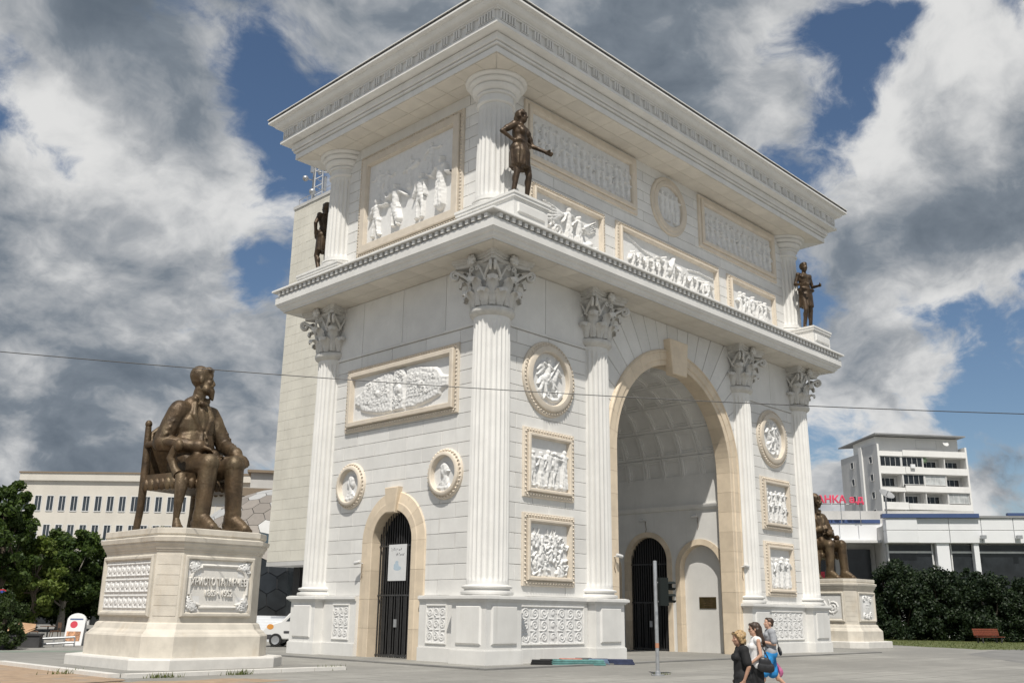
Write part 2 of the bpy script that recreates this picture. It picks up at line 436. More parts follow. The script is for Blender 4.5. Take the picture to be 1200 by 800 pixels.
arch_stones('archivolt', MF, CX, A_ZS, [(A_RO, 0), (A_RO, .12), (A_RO-.06, .19), (A_RO-.13, .19), (A_RO-.15, .15), (A_RI+.25, .14), (A_RI+.23, .10), (A_RI+.02, .10), (A_RI, .08), (A_RI, -.68), (A_RI+.4, -.68), (A_RI+.4, 0)], 9, 19)
arch_stones('archivolt', MB_, CX, A_ZS, [(A_RO, 0), (A_RO, .15), (A_RI, .08), (A_RI, -.68), (A_RI+.4, -.68), (A_RI+.4, 0)], 3, 9)
DP = [(D_RO, 0), (D_RO, .07), (D_RO-.03, .10), (D_RO-.40, .15), (D_RO-.45, .17), (D_RI+.02, .17), (D_RI, .15), (D_RI, -.52), (D_RI+.3, -.52), (D_RI+.3, 0)]
arch_stones('archivolt', MS, CY, D_ZS, DP, 4, 9)
for Mx in (MIR, MIL):
    arch_stones('archivolt', Mx, CY, D_ZS, [(D_RI+.26, 0), (D_RI+.26, .06), (D_RI, .08), (D_RI, -.33), (D_RI+.2, -.33), (D_RI+.2, 0)], 3, 7)
    for c in (2.80, D-2.80):
        arch_stones('archivolt', Mx, c, 3.94, [(1.45, 0), (1.45, .05), (1.17, .07), (1.15, .0), (1.15, -.32), (1.3, -.32), (1.3, 0)], 3, 7)
    obj('string_moulding', G().slab([(0, 6.84), (.10, 6.88), (.14, 6.96), (.17, 7.06), (.17, 7.11), (0, 7.12)], 1.37, D-1.37, 0,
        Mx @ Matrix(((0, 0, 1, 0), (0, 1, 0, 0), (1, 0, 0, 0), (0, 0, 0, 1)))), M_WHITE, arch)
def keystone(M, c, z0, z1, wb, wt, d):
    pts = [(c-wb, z0), (c+wb, z0), (c+wt, z1), (c-wt, z1)]
    obj('keystone', G().slab(pts, 0.01, d, .04, M), M_TAN, arch)
keystone(MF, CX, 12.42, 14.08, .56, .74, .42)
keystone(MS, CY, 5.50, 6.52, .27, .42, .30)
# ---- coffered vault
VR, VZ = 4.87, 8.20
g = G(); vs = []; n = 40
for yy in (1.37, D-1.37):
    for i in range(n+1): a = math.pi*i/n; vs.append((CX+(VR+.16)*math.cos(a), yy, VZ+(VR+.16)*math.sin(a)))
g.add(vs, [(i, i+1, n+2+i, n+1+i) for i in range(n)])
vault = obj('vault', g, M_WHITE, arch)
NA, NY = 11, 8; py_ = (D-2*1.38)/NY; ha = math.pi/NA/2*.985; hy = py_/2*.985
def coffer_mesh():
    # steps of (half-angle share, half-length share, radius): rib face, first step, second step, sunk panel, small raised field
    st = [(1, 1, VR+.15), (1, 1, VR), (.80, .80, VR), (.77, .77, VR+.05), (.62, .62, VR+.05), (.60, .60, VR+.085), (0, 0, VR+.085)]
    vs = []; fs = []; N = 6
    def loop(sa, sy, r):
        L = []
        for i in range(N): L.append((-sa+2*sa*i/N, -sy))
        for i in range(N): L.append((sa, -sy+2*sy*i/N))
        for i in range(N): L.append((sa-2*sa*i/N, sy))
        for i in range(N): L.append((-sa, sy-2*sy*i/N))
        return [(r*math.cos(a*ha), y*hy, r*math.sin(a*ha)) for a, y in L]
    for sa, sy, r in st[:-1]: vs += loop(sa, sy, r)
    K = 4*N
    for j in range(len(st)-2):
        fs += [(j*K+i, j*K+(i+1) % K, (j+1)*K+(i+1) % K, (j+1)*K+i) for i in range(K)]
    fs.append(tuple((len(st)-2)*K+i for i in range(K)))
    return data('coffer', G().add(vs, fs), M_WHITE)
cm = coffer_mesh()
for i in range(NA):
    for j in range(NY):
        inst('coffer', cm, vault, Matrix.Translation((CX, 1.38+py_*(j+.5), VZ)) @ Matrix.Rotation(-math.pi*(i+.5)/NA, 4, 'Y'))
obj('core', G().box(2, W-2, 2.0, D-2.0, 13.4, 15.9), M_WHITE, arch)
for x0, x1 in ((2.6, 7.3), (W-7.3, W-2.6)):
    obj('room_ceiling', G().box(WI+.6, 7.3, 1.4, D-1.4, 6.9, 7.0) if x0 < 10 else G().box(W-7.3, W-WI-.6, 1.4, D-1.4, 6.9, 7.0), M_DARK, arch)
# ---- cornices: profile swept round the building
def ring(prof, Wd=W, Dd=D):
    g = G(); vs = []; fs = []
    for e_, z in prof: vs += [(-e_, -e_, z), (Wd+e_, -e_, z), (Wd+e_, Dd+e_, z), (-e_, Dd+e_, z)]
    for j in range(len(prof)-1): fs += [(j*4+i, j*4+(i+1) % 4, (j+1)*4+(i+1) % 4, (j+1)*4+i) for i in range(4)]
    return g.add(vs, fs)
mid = obj('cornice', ring([(-1.2, 14.93), (.88, 14.93), (.90, 14.91), (.90, 14.98), (.95, 15.0), (1.0, 15.06), (1.02, 15.13), (1.08, 15.15), (1.12, 15.20), (1.16, 15.27), (1.18, 15.28),
     (1.18, 15.60), (1.16, 15.63), (1.0, 15.645), (1.0, 15.83), (1.10, 15.84), (1.26, 15.845), (1.32, 15.86), (1.325, 15.90), (1.31, 15.95), (1.28, 15.97), (-1.2, 16.02)]), M_WHITE, arch)
top = obj('cornice', ring([(-1.2, 22.69), (.88, 22.69), (.90, 22.67), (.90, 22.93), (.83, 22.945), (.83, 22.985), (.97, 23.0), (.985, 23.03), (.985, 23.07), (.92, 23.08), (.92, 23.115), (1.04, 23.13), (1.05, 23.15), (1.05, 23.42), (.98, 23.435), (.98, 23.455), (1.10, 23.46),
     (1.43, 23.465), (1.465, 23.47), (1.465, 23.60), (1.44, 23.63), (1.32, 23.64), (1.32, 24.115), (1.40, 24.12), (1.41, 24.16), (1.46, 24.175), (1.48, 24.21), (1.55, 24.235), (1.64, 24.28), (1.71, 24.36),
     (1.75, 24.44), (1.75, 24.47), (1.84, 24.485), (1.92, 24.50), (1.935, 24.52), (1.935, 24.60), (1.92, 24.615), (1.80, 24.62), (1.80, 24.73), (-5.7, 25.0)]), M_WHITE, arch)
obj('gutter', ring([(1.70, 24.622), (1.925, 24.622), (1.925, 24.71), (1.70, 24.715)]), M_GUTTER, top); obj('roof_flashing', ring([(1.6, 24.72), (1.965, 24.72), (1.965, 24.76), (1.6, 24.80)]), M_WHITE, top)
# dentils: a few pixels each, one joined part per side
for (L, Mx) in ((W, MF), (D, MS), (W, MB_), (D, ME)):
    g = G(); n = int((L+2.0)/.335); p0 = -1.0; pw = (L+2.0)/n
    for i in range(n):
        u = p0+pw*(i+.5)
        g.slab([(u-.08, 15.66), (u+.08, 15.66), (u+.08, 15.825), (u-.08, 15.825)], 0.99+WI, 1.24+WI, 0, Mx)
    obj('dentil_row', g, M_WHITE, mid, kind='stuff')
g = G()
for k in (-1, 0, 1): g.slab([(k*.145-.045, 23.74), (k*.145+.045, 23.74), (k*.145+.045, 24.09), (k*.145-.045, 24.09)], 0, .13, .02)
g.box(-.22, .22, 23.69, 23.725, 0, .10)
tg = data('triglyph', g, M_WHITE)
for (L, o, Mx) in ((W, 'f', MF), (D, 's', MS)):
    n = int(round((L+2*1.34)/.735)); pw = (L+2*1.34)/n
    for i in range(n+1):
        u = -1.32+pw*i
        if i == 0: u += .27
        if i == n: u -= .27
        Q = Mx @ Matrix.Translation((u, 0, 1.32+WI))
        inst('triglyph', tg, top, Q)
# soffit slabs
for (z, cor) in ((14.905, mid), (22.668, top)):
    for L, Mx in ((W, MF), (D, MS)):
        n = int(round((L+1.76)/1.22)); pw = (L+1.76)/n
        for i in range(n):
            for r0, r1 in ((-.0, .78), (.78, 1.56)):
                u0, u1 = -.88+pw*i+.008, -.88+pw*(i+1)-.008
                poly = [(u0, r0+.008), (u1, r0+.008), (u1, r1-.008), (u0, r1-.008)]
                # mitre at the outer corners
                poly = [(min(max(u, -(w-WI)+.01), L+(w-WI)-.01), w) for u, w in poly]
                if poly[1][0]-poly[0][0] < .1 and poly[2][0]-poly[3][0] < .1: continue
                g = G().add([(u, zz, w) for zz in (z-.014, z+.02) for u, w in poly], [(3, 2, 1, 0), (4, 5, 6, 7), (0, 1, 5, 4), (1, 2, 6, 5), (2, 3, 7, 6), (3, 0, 4, 7)], Mx)
                obj('soffit_slab', g, M_SOFF, cor)
# ---- attic storey
UI = .70
attic = obj('attic_wall', G().box(UI, W-UI, UI, D-UI, 15.95, 22.72), M_JOINT, arch)
UR = [(16.02+.512*i, 16.02+.512*(i+1)) for i in range(13)]
stones(attic, MF, UR, lambda i: [UI+.02, 6.2, 10.6, 14.9, 19.3, W-UI-.02] if i % 2 else [UI+.02, 4.2, 8.2, 12.6, 17.2, 21.2, W-UI-.02])
stones(attic, MS, UR, lambda i: [UI+.02, 5.2, D-UI-.02] if i % 2 else [UI+.02, 2.2, D-2.2, D-UI-.02])
# ---- columns
def shaft_mesh(h, r0, r1, nf=24, name='column'):
    g = G(); per = 6; n = nf*per
    zs = [0, .10, .16, .22, .30]+[h*k/6 for k in range(1, 6)]+[h-.34, h-.26, h-.20, h-.14, h]
    zs = sorted(set(zs))
    def rad(r, a, z):
        ph = (a*nf/(2*math.pi)) % 1.0
        e0 = min(1, max(0, (z-.12)/.16)); e1 = min(1, max(0, (h-.16-z)/.16)); q = min(e0, e1)
        x = (ph-.5)/.40
        dip = math.sqrt(max(0, 1-x*x)) if abs(x) < 1 else 0
        return r-.060*dip*math.sqrt(q)
    prof = [(r0+(r1-r0)*(z/h)**1.6, z) for z in zs]
    g.lathe(prof, n, rad=rad)
    return data(name, g, M_WHITE, 50)
SH = shaft_mesh(12.56-2.68, .755, .71)
BASE = data('column_base', G().lathe([(.90, 0), (.94, .015), (.955, .07), (.94, .125), (.86, .14), (.82, .155), (.805, .20), (.86, .215), (.905, .24), (.915, .28), (.89, .315), (.80, .33), (.775, .345)], 48), M_WHITE, 40)
def leaf(g, h, r0, wd, ang, curl, z0, lobes=3):
    """one acanthus leaf standing against the bell, its tip rolled outward"""
    nu, nv = 8, 12; vs = []
    for j in range(nv+1):
        t = j/nv
        w_ = wd*(.62+.55*math.sin(math.pi*min(1, t*1.05)*.55))*(1-max(0, t-.72)*2.2)*(1+.28*abs(math.sin(t*math.pi*lobes*1.5)))
        if t < .74: rr = r0+.10*t+.16*t*t; zz = z0+h*t/.86
        else:
            q = (t-.74)/.26; an = q*math.pi*1.15
            rr = r0+.10*.74+.16*.55+curl*(1-math.cos(an)); zz = z0+h*.74/.86+curl*.95*math.sin(an)
        for i in range(nu+1):
            u = i/nu*2-1
            bulge = .075*(1-u*u)+.055*abs(math.cos(u*math.pi*2.5))*(1-.4*t)
            a = ang+u*w_/(r0+.1); vs.append(((rr+bulge)*math.cos(a), (rr+bulge)*math.sin(a), zz-.05*abs(u)*(t > .74)))
    fs = [(j*(nu+1)+i, j*(nu+1)+i+1, (j+1)*(nu+1)+i+1, (j+1)*(nu+1)+i) for j in range(nv) for i in range(nu)]
    g.add(vs, fs)
def capital_mesh():
    g = G()
    g.lathe([(.70, -.02), (.74, .0), (.79, .05), (.86, .10), (.885, .17), (.885, .25), (.85, .31), (.74, .335)], 48)          # astragal
    g.lathe([(.70, .3), (.70, .9), (.72, 1.4), (.80, 1.75), (.95, 2.0), (1.0, 2.08)], 40)                                  # bell
    for k in range(8): leaf(g, .62, .71, .185, k*math.pi/4+math.pi/8, .14, .34)
    for k in range(8): leaf(g, 1.12, .73, .185, k*math.pi/4, .17, .36, 4)
    for k in range(4):
        a = math.pi/4+k*math.pi/2
        leaf(g, 1.45, .76, .20, a, .13, .50, 4)
        for sgn in (-1, 1):                                                                                              # corner scrolls
            pts = []; rr = []
            for i in range(40):
                t = i/39
                if t < .45:
                    q = t/.45; s_ = .82+q*.62; z = 1.35+.50*q**.7; w_ = .22*(1-q)+.085
                else:
                    q = (t-.45)/.55; an = math.pi*.55-q*math.pi*3.2; rad = .19*(1-.78*q); s_ = 1.44+rad*math.cos(an)+.02; z = 1.70+rad*math.sin(an); w_ = .085
                pts.append((s_*math.cos(a)-sgn*w_*math.sin(a), s_*math.sin(a)+sgn*w_*math.cos(a), z)); rr.append(.075-.03*t)
            g.tube(pts, rr, 7)
        b = k*math.pi/2                                                                                                  # fleuron and inner scrolls
        g.ell((1.13*math.cos(b), 1.13*math.sin(b), 2.12), (.17, .17, .19), 10, 7)
        for q in range(6):
            an = q*math.pi/3
            c_ = (1.13+.04)*1; off = .15
            g.ell((c_*math.cos(b)-off*math.cos(an)*math.sin(b), c_*math.sin(b)+off*math.cos(an)*math.cos(b), 2.12+off*math.sin(an)), (.085, .085, .075), 8, 5)
        for sgn in (-1, 1):
            pts = []; rr = []
            for i in range(26):
                t = i/25
                if t < .5: q = t/.5; off = .46-.22*q; z = 1.28+.55*q; s_ = .80+.17*q
                else: q = (t-.5)/.5; an = -math.pi*.1+q*math.pi*2.4; rad = .12*(1-.75*q); off = .24-.10+rad*math.cos(an); z = 1.80+rad*math.sin(an); s_ = .98
                pts.append((s_*math.cos(b)-sgn*off*math.sin(b), s_*math.sin(b)+sgn*off*math.cos(b), z)); rr.append(.055-.02*t)
            g.tube(pts, rr, 6)
    for z0, z1, hs, cn, dep in ((1.98, 2.12, 1.08, .20, .20), (2.12, 2.21, 1.15, .21, .20), (2.21, 2.34, 1.20, .22, .20)):          # abacus with hollow sides
        pol = []
        for k in range(4):
            a = k*math.pi/2
            for i in range(9):
                t = -1+2*i/8; y = t*(hs-cn*.5); x = hs-dep*(1-t*t)
                pol.append((x*math.cos(a)-y*math.sin(a), x*math.sin(a)+y*math.cos(a)))
        g.slab(pol, z0, z1, 0)
    return data('capital', g, M_CAPIT, 55)
CAPM = capital_mesh()
cols = [(CA, CA), (W-CA, CA), (XC, CA), (W-XC, CA), (CA, D-CA), (W-CA, D-CA), (XC, D-CA), (W-XC, D-CA)]
for x, y in cols:
    c = inst('column', SH, arch, T(x, y, 2.68)); inst('column_base', BASE, c, T(x, y, 2.335)); inst('capital', CAPM, c, T(x, y, 12.56))
SH2 = shaft_mesh(21.55-17.36, .775, .70)
B2 = data('column_base', G().lathe([(.95, 0), (.98, .05), (.97, .12), (.90, .16), (.86, .2), (.91, .24), (.90, .31), (.80, .35)], 40), M_WHITE, 40)
C2 = data('capital', G().lathe([(.70, -.03), (.77, .0), (.80, .04), (.80, .09), (.74, .11), (.735, .36), (.82, .38), (.84, .42), (.83, .47), (.78, .49), (.90, .54), (.98, .62), (1.01, .70), (1.0, .74), (.95, .76), (1.07, .80), (1.13, .86),
     (1.15, .92), (1.14, .95), (1.09, .965), (1.21, 1.0), (1.27, 1.05), (1.285, 1.10), (1.26, 1.13), (1.2, 1.14)], 56), M_WHITE, 25)
for x, y in ((CA, CA), (W-CA, CA), (CA, D-CA), (W-CA, D-CA)):
    c = inst('column', SH2, arch, T(x, y, 17.36)); inst('column_base', B2, c, T(x, y, 17.01)); inst('capital', C2, c, T(x, y, 21.54))
    # block that carries the upper column and a statue
    y0, y1 = (-1.13, 1.98) if y < CY else (D-1.98, D+1.13); x0, x1 = x-.94, x+.94
    g = G(); g.box(x0, x1, y0, y1, 16.0, 16.72)
    for e_, z0, z1 in ((.03, 16.72, 16.78), (.07, 16.78, 16.90), (.10, 16.90, 17.0)): g.box(x0-e_, x1+e_, y0-e_, y1+e_, z0+.0005, z1)
    b = obj('column_block', g, M_WHITE, arch)
    if y < CY:
        obj('raised_panel', G().slab([(x0+.18, 16.2), (x1-.18, 16.2), (x1-.18, 16.62), (x0+.18, 16.62)], -y0+WI, -y0+WI+.06, .05, MF), M_WHITE, b)
# ---- pedestals under the lower columns
def pedestal(x0, x1, y0, y1, faces):
    g = G(); g.box(x0, x1, y0, y1, -.05, .47); g.box(x0+.02, x1-.02, y0+.02, y1-.02, .47, .50)
    g.box(x0+.05, x1-.05, y0+.05, y1-.05, .50, 2.10)
    for e_, z0, z1 in ((.0, 2.10, 2.14), (.05, 2.14, 2.18), (.09, 2.18, 2.20), (.11, 2.20, 2.29), (.08, 2.29, 2.315), (.02, 2.315, 2.333)): g.box(x0-e_, x1+e_, y0-e_, y1+e_, z0+.0003, z1)
    p = obj('pedestal', g, M_WHITE, arch)
    for M, u0, u1, w_ in faces:
        obj('raised_panel', G().slab([(u0+.28, .66), (u1-.28, .66), (u1-.28, 1.99), (u0+.28, 1.99)], w_-.002, w_+.062, .06, M), M_WHITE, p)
PB = 1.85
FW = WI-.05
pedestal(0, PB, 0, PB, [(MF, 0, PB, FW), (MS, 0, PB, FW)])
pedestal(W-PB, W, 0, PB, [(MF, W-PB, W, FW)])
pedestal(0, PB, D-PB, D, [(MS, D-PB, D, FW)])
pedestal(W-PB, W, D-PB, D, [])
for x in (XC, W-XC):
    pedestal(x-.93, x+.93, 0, 1.36, [(MF, x-.93, x+.93, FW)]); pedestal(x-.93, x+.93, D-1.36, D, [])
def dado(M, u0, u1, rel):
    g = G(); w_ = .24
    g.box(u0, u1, -.05, .49, -.01, w_+.05, M); g.box(u0, u1, .49, 2.10, -.01, w_, M)
    for e_, z0, z1 in ((.02, 2.10, 2.14), (.06, 2.14, 2.2), (.10, 2.2, 2.30), (.05, 2.30, 2.325)): g.box(u0, u1, z0+.0004, z1, -.01, w_+e_, M)
    return obj('dado', g, M_WHITE, arch)
DW = .24
dados = [dado(MF, PB-.05, XC-.9, 0), dado(MF, W-XC+.9, W-PB+.05, 0), dado(MS, PB-.05, CY-D_RO+.03, 0), dado(MS, CY+D_RO-.03, D-PB+.05, 0)]
# ================================================================== CARVED PANELS of the arch
class Relief:
    """carving as a height field over a w x h field, origin at its lower left corner"""
    def __init__(s, w, h, cell=.03, seed=0):
        s.w, s.h = w, h; s.nx, s.ny = max(8, int(w/cell)), max(8, int(h/cell))
        s.X, s.Y = np.meshgrid(np.linspace(0, w, s.nx+1), np.linspace(0, h, s.ny+1))
        s.H = np.zeros_like(s.X); s.rng = np.random.RandomState(seed)
    def cap(s, x0, y0, x1, y1, r0, r1, hg, base=0.):
        dx, dy = x1-x0, y1-y0; L2 = dx*dx+dy*dy+1e-9
        t = np.clip(((s.X-x0)*dx+(s.Y-y0)*dy)/L2, 0, 1)
        d = np.hypot(s.X-(x0+t*dx), s.Y-(y0+t*dy)); r = r0+(r1-r0)*t
        k = 1-(d/r)**2; m_ = k > 0
        s.H = np.where(m_, np.maximum(s.H, base+hg*np.sqrt(np.maximum(k, 0))), s.H); return s
    def line(s, pts, r0, r1, hg, base=0.):
        n = len(pts)-1
        for i in range(n): s.cap(*pts[i], *pts[i+1], r0+(r1-r0)*i/n, r0+(r1-r0)*(i+1)/n, hg, base)
        return s
    def ell(s, cx, cy, rx, ry, hg, rot=0., base=0.):
        c, sn = math.cos(rot), math.sin(rot); a = ((s.X-cx)*c+(s.Y-cy)*sn)/rx; b = (-(s.X-cx)*sn+(s.Y-cy)*c)/ry
        k = 1-a*a-b*b; s.H = np.where(k > 0, np.maximum(s.H, base+hg*np.sqrt(np.maximum(k, 0))), s.H); return s
    def cut(s, x0, y0, x1, y1, r, dep):
        dx, dy = x1-x0, y1-y0; L2 = dx*dx+dy*dy+1e-9
        t = np.clip(((s.X-x0)*dx+(s.Y-y0)*dy)/L2, 0, 1); d = np.hypot(s.X-(x0+t*dx), s.Y-(y0+t*dy))
        k = np.sqrt(np.maximum(1-(d/r)**2, 0)); s.H = np.where(s.H > .01, np.maximum(s.H-dep*k, .004), s.H); return s
    def poly(s, pts, hg, soft=.03):
        ins = np.zeros_like(s.X, bool); n = len(pts); dmin = np.full_like(s.X, 9.)
        for i in range(n):
            (x0, y0), (x1, y1) = pts[i], pts[(i+1) % n]
            c = ((y0 > s.Y) != (y1 > s.Y)) & (s.X < (x1-x0)*(s.Y-y0)/(y1-y0+1e-12)+x0); ins ^= c
            dx, dy = x1-x0, y1-y0; t = np.clip(((s.X-x0)*dx+(s.Y-y0)*dy)/(dx*dx+dy*dy+1e-9), 0, 1)
            dmin = np.minimum(dmin, np.hypot(s.X-(x0+t*dx), s.Y-(y0+t*dy)))
        v = hg*np.clip(dmin/soft, 0, 1)**.5; s.H = np.where(ins, np.maximum(s.H, v), s.H); return s
    def spiral(s, cx, cy, r, turns, hg, t=.04, a0=0., sgn=1):
        n = int(10*turns); p = []
        for i in range(n+1):
            q = i/n; a = a0+sgn*q*turns*2*math.pi; rr = r*(1-.82*q); p.append((cx+rr*math.cos(a), cy+rr*math.sin(a)))
        return s.line(p, t, t*.7, hg)
    def figure(s, x, y, h, hg, robe=None, arms=None, lean=0., base=0.):
        g = s.rng; robe = g.rand() < .5 if robe is None else robe; ln = lean
        hip = (x+ln*.5, y+.50*h); sh = (x+ln*.9, y+.80*h)
        if robe:
            s.cap(x, y+.05*h, hip[0], hip[1], .125*h, .105*h, hg*.8, base)
            for k in range(4):
                u = (-.09+.06*k)*h; s.cap(x+u*1.15+g.uniform(-.01, .01)*h, y+.02*h, hip[0]+u*.5, hip[1]+.1*h, .022*h, .012*h, hg*.92, base)
        else:
            st = g.uniform(.05, .12)*h
            for sg in (-1, 1):
                kx = x+sg*st*.8+g.uniform(-.03, .03)*h
                s.cap(hip[0]+sg*.045*h, hip[1], kx, y+.27*h, .068*h, .05*h, hg*.75, base); s.cap(kx, y+.27*h, x+sg*st, y+.03*h, .05*h, .034*h, hg*.7, base)
                s.cap(x+sg*st, y+.025*h, x+sg*st+.05*h*(1 if g.rand() < .5 else -1), y+.02*h, .03*h, .025*h, hg*.7, base)
            s.cap(hip[0]-.06*h, y+.43*h, hip[0]+.06*h, y+.43*h, .075*h, .075*h, hg*.75, base)
        s.cap(hip[0], hip[1], sh[0], sh[1]-.03*h, .095*h, .125*h, hg*.92, base); s.cap(sh[0]-.09*h, sh[1], sh[0]+.09*h, sh[1], .05*h, .05*h, hg*.8, base)
        hx = x+ln*1.05+g.uniform(-.02, .02)*h
        s.cap(sh[0], sh[1], hx, y+.87*h, .04*h, .04*h, hg*.7, base); s.ell(hx, y+.925*h, .058*h, .075*h, hg, 0, base)
        if g.rand() < .5: s.ell(hx, y+.965*h, .066*h, .045*h, hg*1.05, 0, base)
        for sg in (-1, 1):
            a1 = g.uniform(-1.5, .2) if arms is None else arms[0 if sg < 0 else 1]; a2 = a1+g.uniform(-.6, 1.5)
            ex, ey = sh[0]+sg*.12*h+sg*.17*h*math.cos(a1), sh[1]+.17*h*math.sin(a1)
            s.cap(sh[0]+sg*.12*h, sh[1], ex, ey, .042*h, .034*h, hg*.85, base); s.cap(ex, ey, ex+sg*.15*h*math.cos(a2), ey+.15*h*math.sin(a2), .034*h, .026*h, hg*.9, base)
        return s
    def mesh(s, name, M, mt, round_=False, rough=.004, w0=.045):
        H = s.H.copy(); rn = s.rng.rand(*H.shape)-.5
        q = np.random.RandomState(int(s.w*100+s.h*10)); d_ = np.zeros_like(H)
        for k in range(14):
            a = q.uniform(0, 6.28); f = q.uniform(14, 46); d_ += np.sin((s.X*math.cos(a)+s.Y*math.sin(a))*f+q.uniform(0, 6)+2*np.sin(s.X*q.uniform(2, 7)+s.Y*q.uniform(2, 7)))
        H = np.maximum(.72*(H+np.clip(H, 0, .12)*.05*d_/1.6*(H > .01)), 0)
        H = H+rough*rn*(H > .004)
        V = np.stack([s.X.ravel(), s.Y.ravel(), (H+w0).ravel()], -1)
        nx = s.nx+1; fs = []
        cxm, cym, rad = s.w/2, s.h/2, s.w/2
        for j in range(s.ny):
            for i in range(s.nx):
                if round_ and math.hypot((i+.5)*s.w/s.nx-cxm, (j+.5)*s.h/s.ny-cym) > rad: continue
                fs.append((j*nx+i, j*nx+i+1, (j+1)*nx+i+1, (j+1)*nx+i))
        A = np.array([[M[r][c] for c in range(4)] for r in range(3)]); V = V@A[:, :3].T+A[:, 3]
        if M.to_3x3().determinant() < 0: fs = [f[::-1] for f in fs]
        g = G(); g.v = V.tolist(); g.f = fs
        return data(name, g, mt, 60)
def off(M, u, v, w=0.): return M @ Matrix.Translation((u, v, w))
def bead_row(g, pts, M, sz=.055, pitch=.155, closed=True):
    n = len(pts)
    for i in range(n if closed else n-1):
        (x0, y0), (x1, y1) = pts[i], pts[(i+1) % n]; L = math.hypot(x1-x0, y1-y0); k = max(1, int(L/pitch))
        for j in range(k):
            t = (j+.5)/k; x, y = x0+(x1-x0)*t, y0+(y1-y0)*t
            g.add([(x-sz, y, .14), (x, y-sz, .14), (x+sz, y, .14), (x, y+sz, .14), (x, y, .14+sz*1.5)], [(0, 1, 4), (1, 2, 4), (2, 3, 4), (3, 0, 4)], M)
def rect_frame(M, u0, u1, v0, v1, fw=.40, parent=None, lip=.25, bead=True, sc=1.0):
    P = [(0, .03), (0, .09*sc), (.02, .14), (.18, .14), (.185, .10), (.205, .10), (.21, lip*.85), (.24, lip), (fw-.07, lip), (fw-.06, lip-.03), (fw-.03, lip-.04), (fw, .03)]
    vs = []; fs = []; K = len(P)
    for o_, w_ in P: vs += [(u0+o_, v0+o_, w_), (u1-o_, v0+o_, w_), (u1-o_, v1-o_, w_), (u0+o_, v1-o_, w_)]
    for k in range(K-1): fs += [(k*4+i, k*4+(i+1) % 4, (k+1)*4+(i+1) % 4, (k+1)*4+i) for i in range(4)]
    f = obj('panel_frame', G().add(vs, fs, M), M_BEIGE, parent or arch)
    if bead:
        g = G(); q = .10; bead_row(g, [(u0+q, v0+q), (u1-q, v0+q), (u1-q, v1-q), (u0+q, v1-q)], M)
        obj('bead_moulding', g, M_BEIGE, f, kind='stuff')
    return f
def round_frame(M, cu_, cv_, ro, ri, lip=.22, bead=True, outer=.10, n=64):
    P = [(ro, .03), (ro, outer), (ro-.03, .14), (ro-.19*(ro-ri)/.5, .14), (ro-.22*(ro-ri)/.5, lip*.9), (ro-.28*(ro-ri)/.5, lip), (ri+.05, lip), (ri+.02, lip-.03), (ri, .03)]
    g = G().lathe([(r, w_) for r, w_ in P], n, off(M, cu_, cv_))
    g.f = [f for f in g.f if len(f) == 4]
    f = obj('round_frame', g, M_BEIGE, arch, 35)
    if bead:
        g = G(); rb = ro-.10*(ro-ri)/.5; m_ = int(2*math.pi*rb/.16)
        bead_row(g, [(cu_+rb*math.cos(2*math.pi*i/m_), cv_+rb*math.sin(2*math.pi*i/m_)) for i in range(m_)], M)
        obj('bead_moulding', g, M_BEIGE, f, kind='stuff')
    return f
def carve(rel, M, u, v, parent, round_=False, w0=.045, mt=None):
    inst('relief', rel.mesh('relief', off(M, u, v), mt or M_CARVE, round_, w0=w0), parent)
# ---- lower storey, front: a medallion and two scenes on either side of the great arch
def crowd(w, h, n, seed, hg=.16, rows=1, cell=.021):
    r = Relief(w, h, cell, seed); g = r.rng
    for row in reversed(range(rows)):
        for i in range(n):
            x = w*(i+.5)/n+g.uniform(-.06, .06); fh = h*(.80 if rows == 1 else .52)*g.uniform(.88, 1.05)
            r.figure(x, .05+row*h*.30+g.uniform(0, .05), fh, hg*(1-.18*row), base=.02*(rows-row))
    for k in range(int(n*2.5)): r.cap(g.uniform(0, w), g.uniform(0, .12*h), g.uniform(0, w)*.2+g.uniform(0, w)*.8, g.uniform(0, .1*h), .06, .05, hg*.35)
    return r
def battle(w, h, seed, hg=.15):
    r = Relief(w, h, .021, seed); g = r.rng
    for k in range(95):
        x, y = g.uniform(.05, w-.05), g.uniform(.04, h*.74); a = g.uniform(0, 3.14); L = g.uniform(.12, .34)
        r.cap(x, y, x+L*math.cos(a), y+L*math.sin(a), g.uniform(.035, .075), .03, hg*g.uniform(.5, 1))
    for k in range(16): x, y = g.uniform(.1, w-.1), g.uniform(.15, h*.78); r.ell(x, y, .075, .09, hg*1.1); r.cap(x, y-.1, x+g.uniform(-.1, .1), y-.35, .12, .09, hg*.9)
    for k in range(6): x = g.uniform(.2, w-.2); r.cap(x, h*.35, x+g.uniform(-.3, .3), h*.9, .02, .015, hg*.8)
    return r
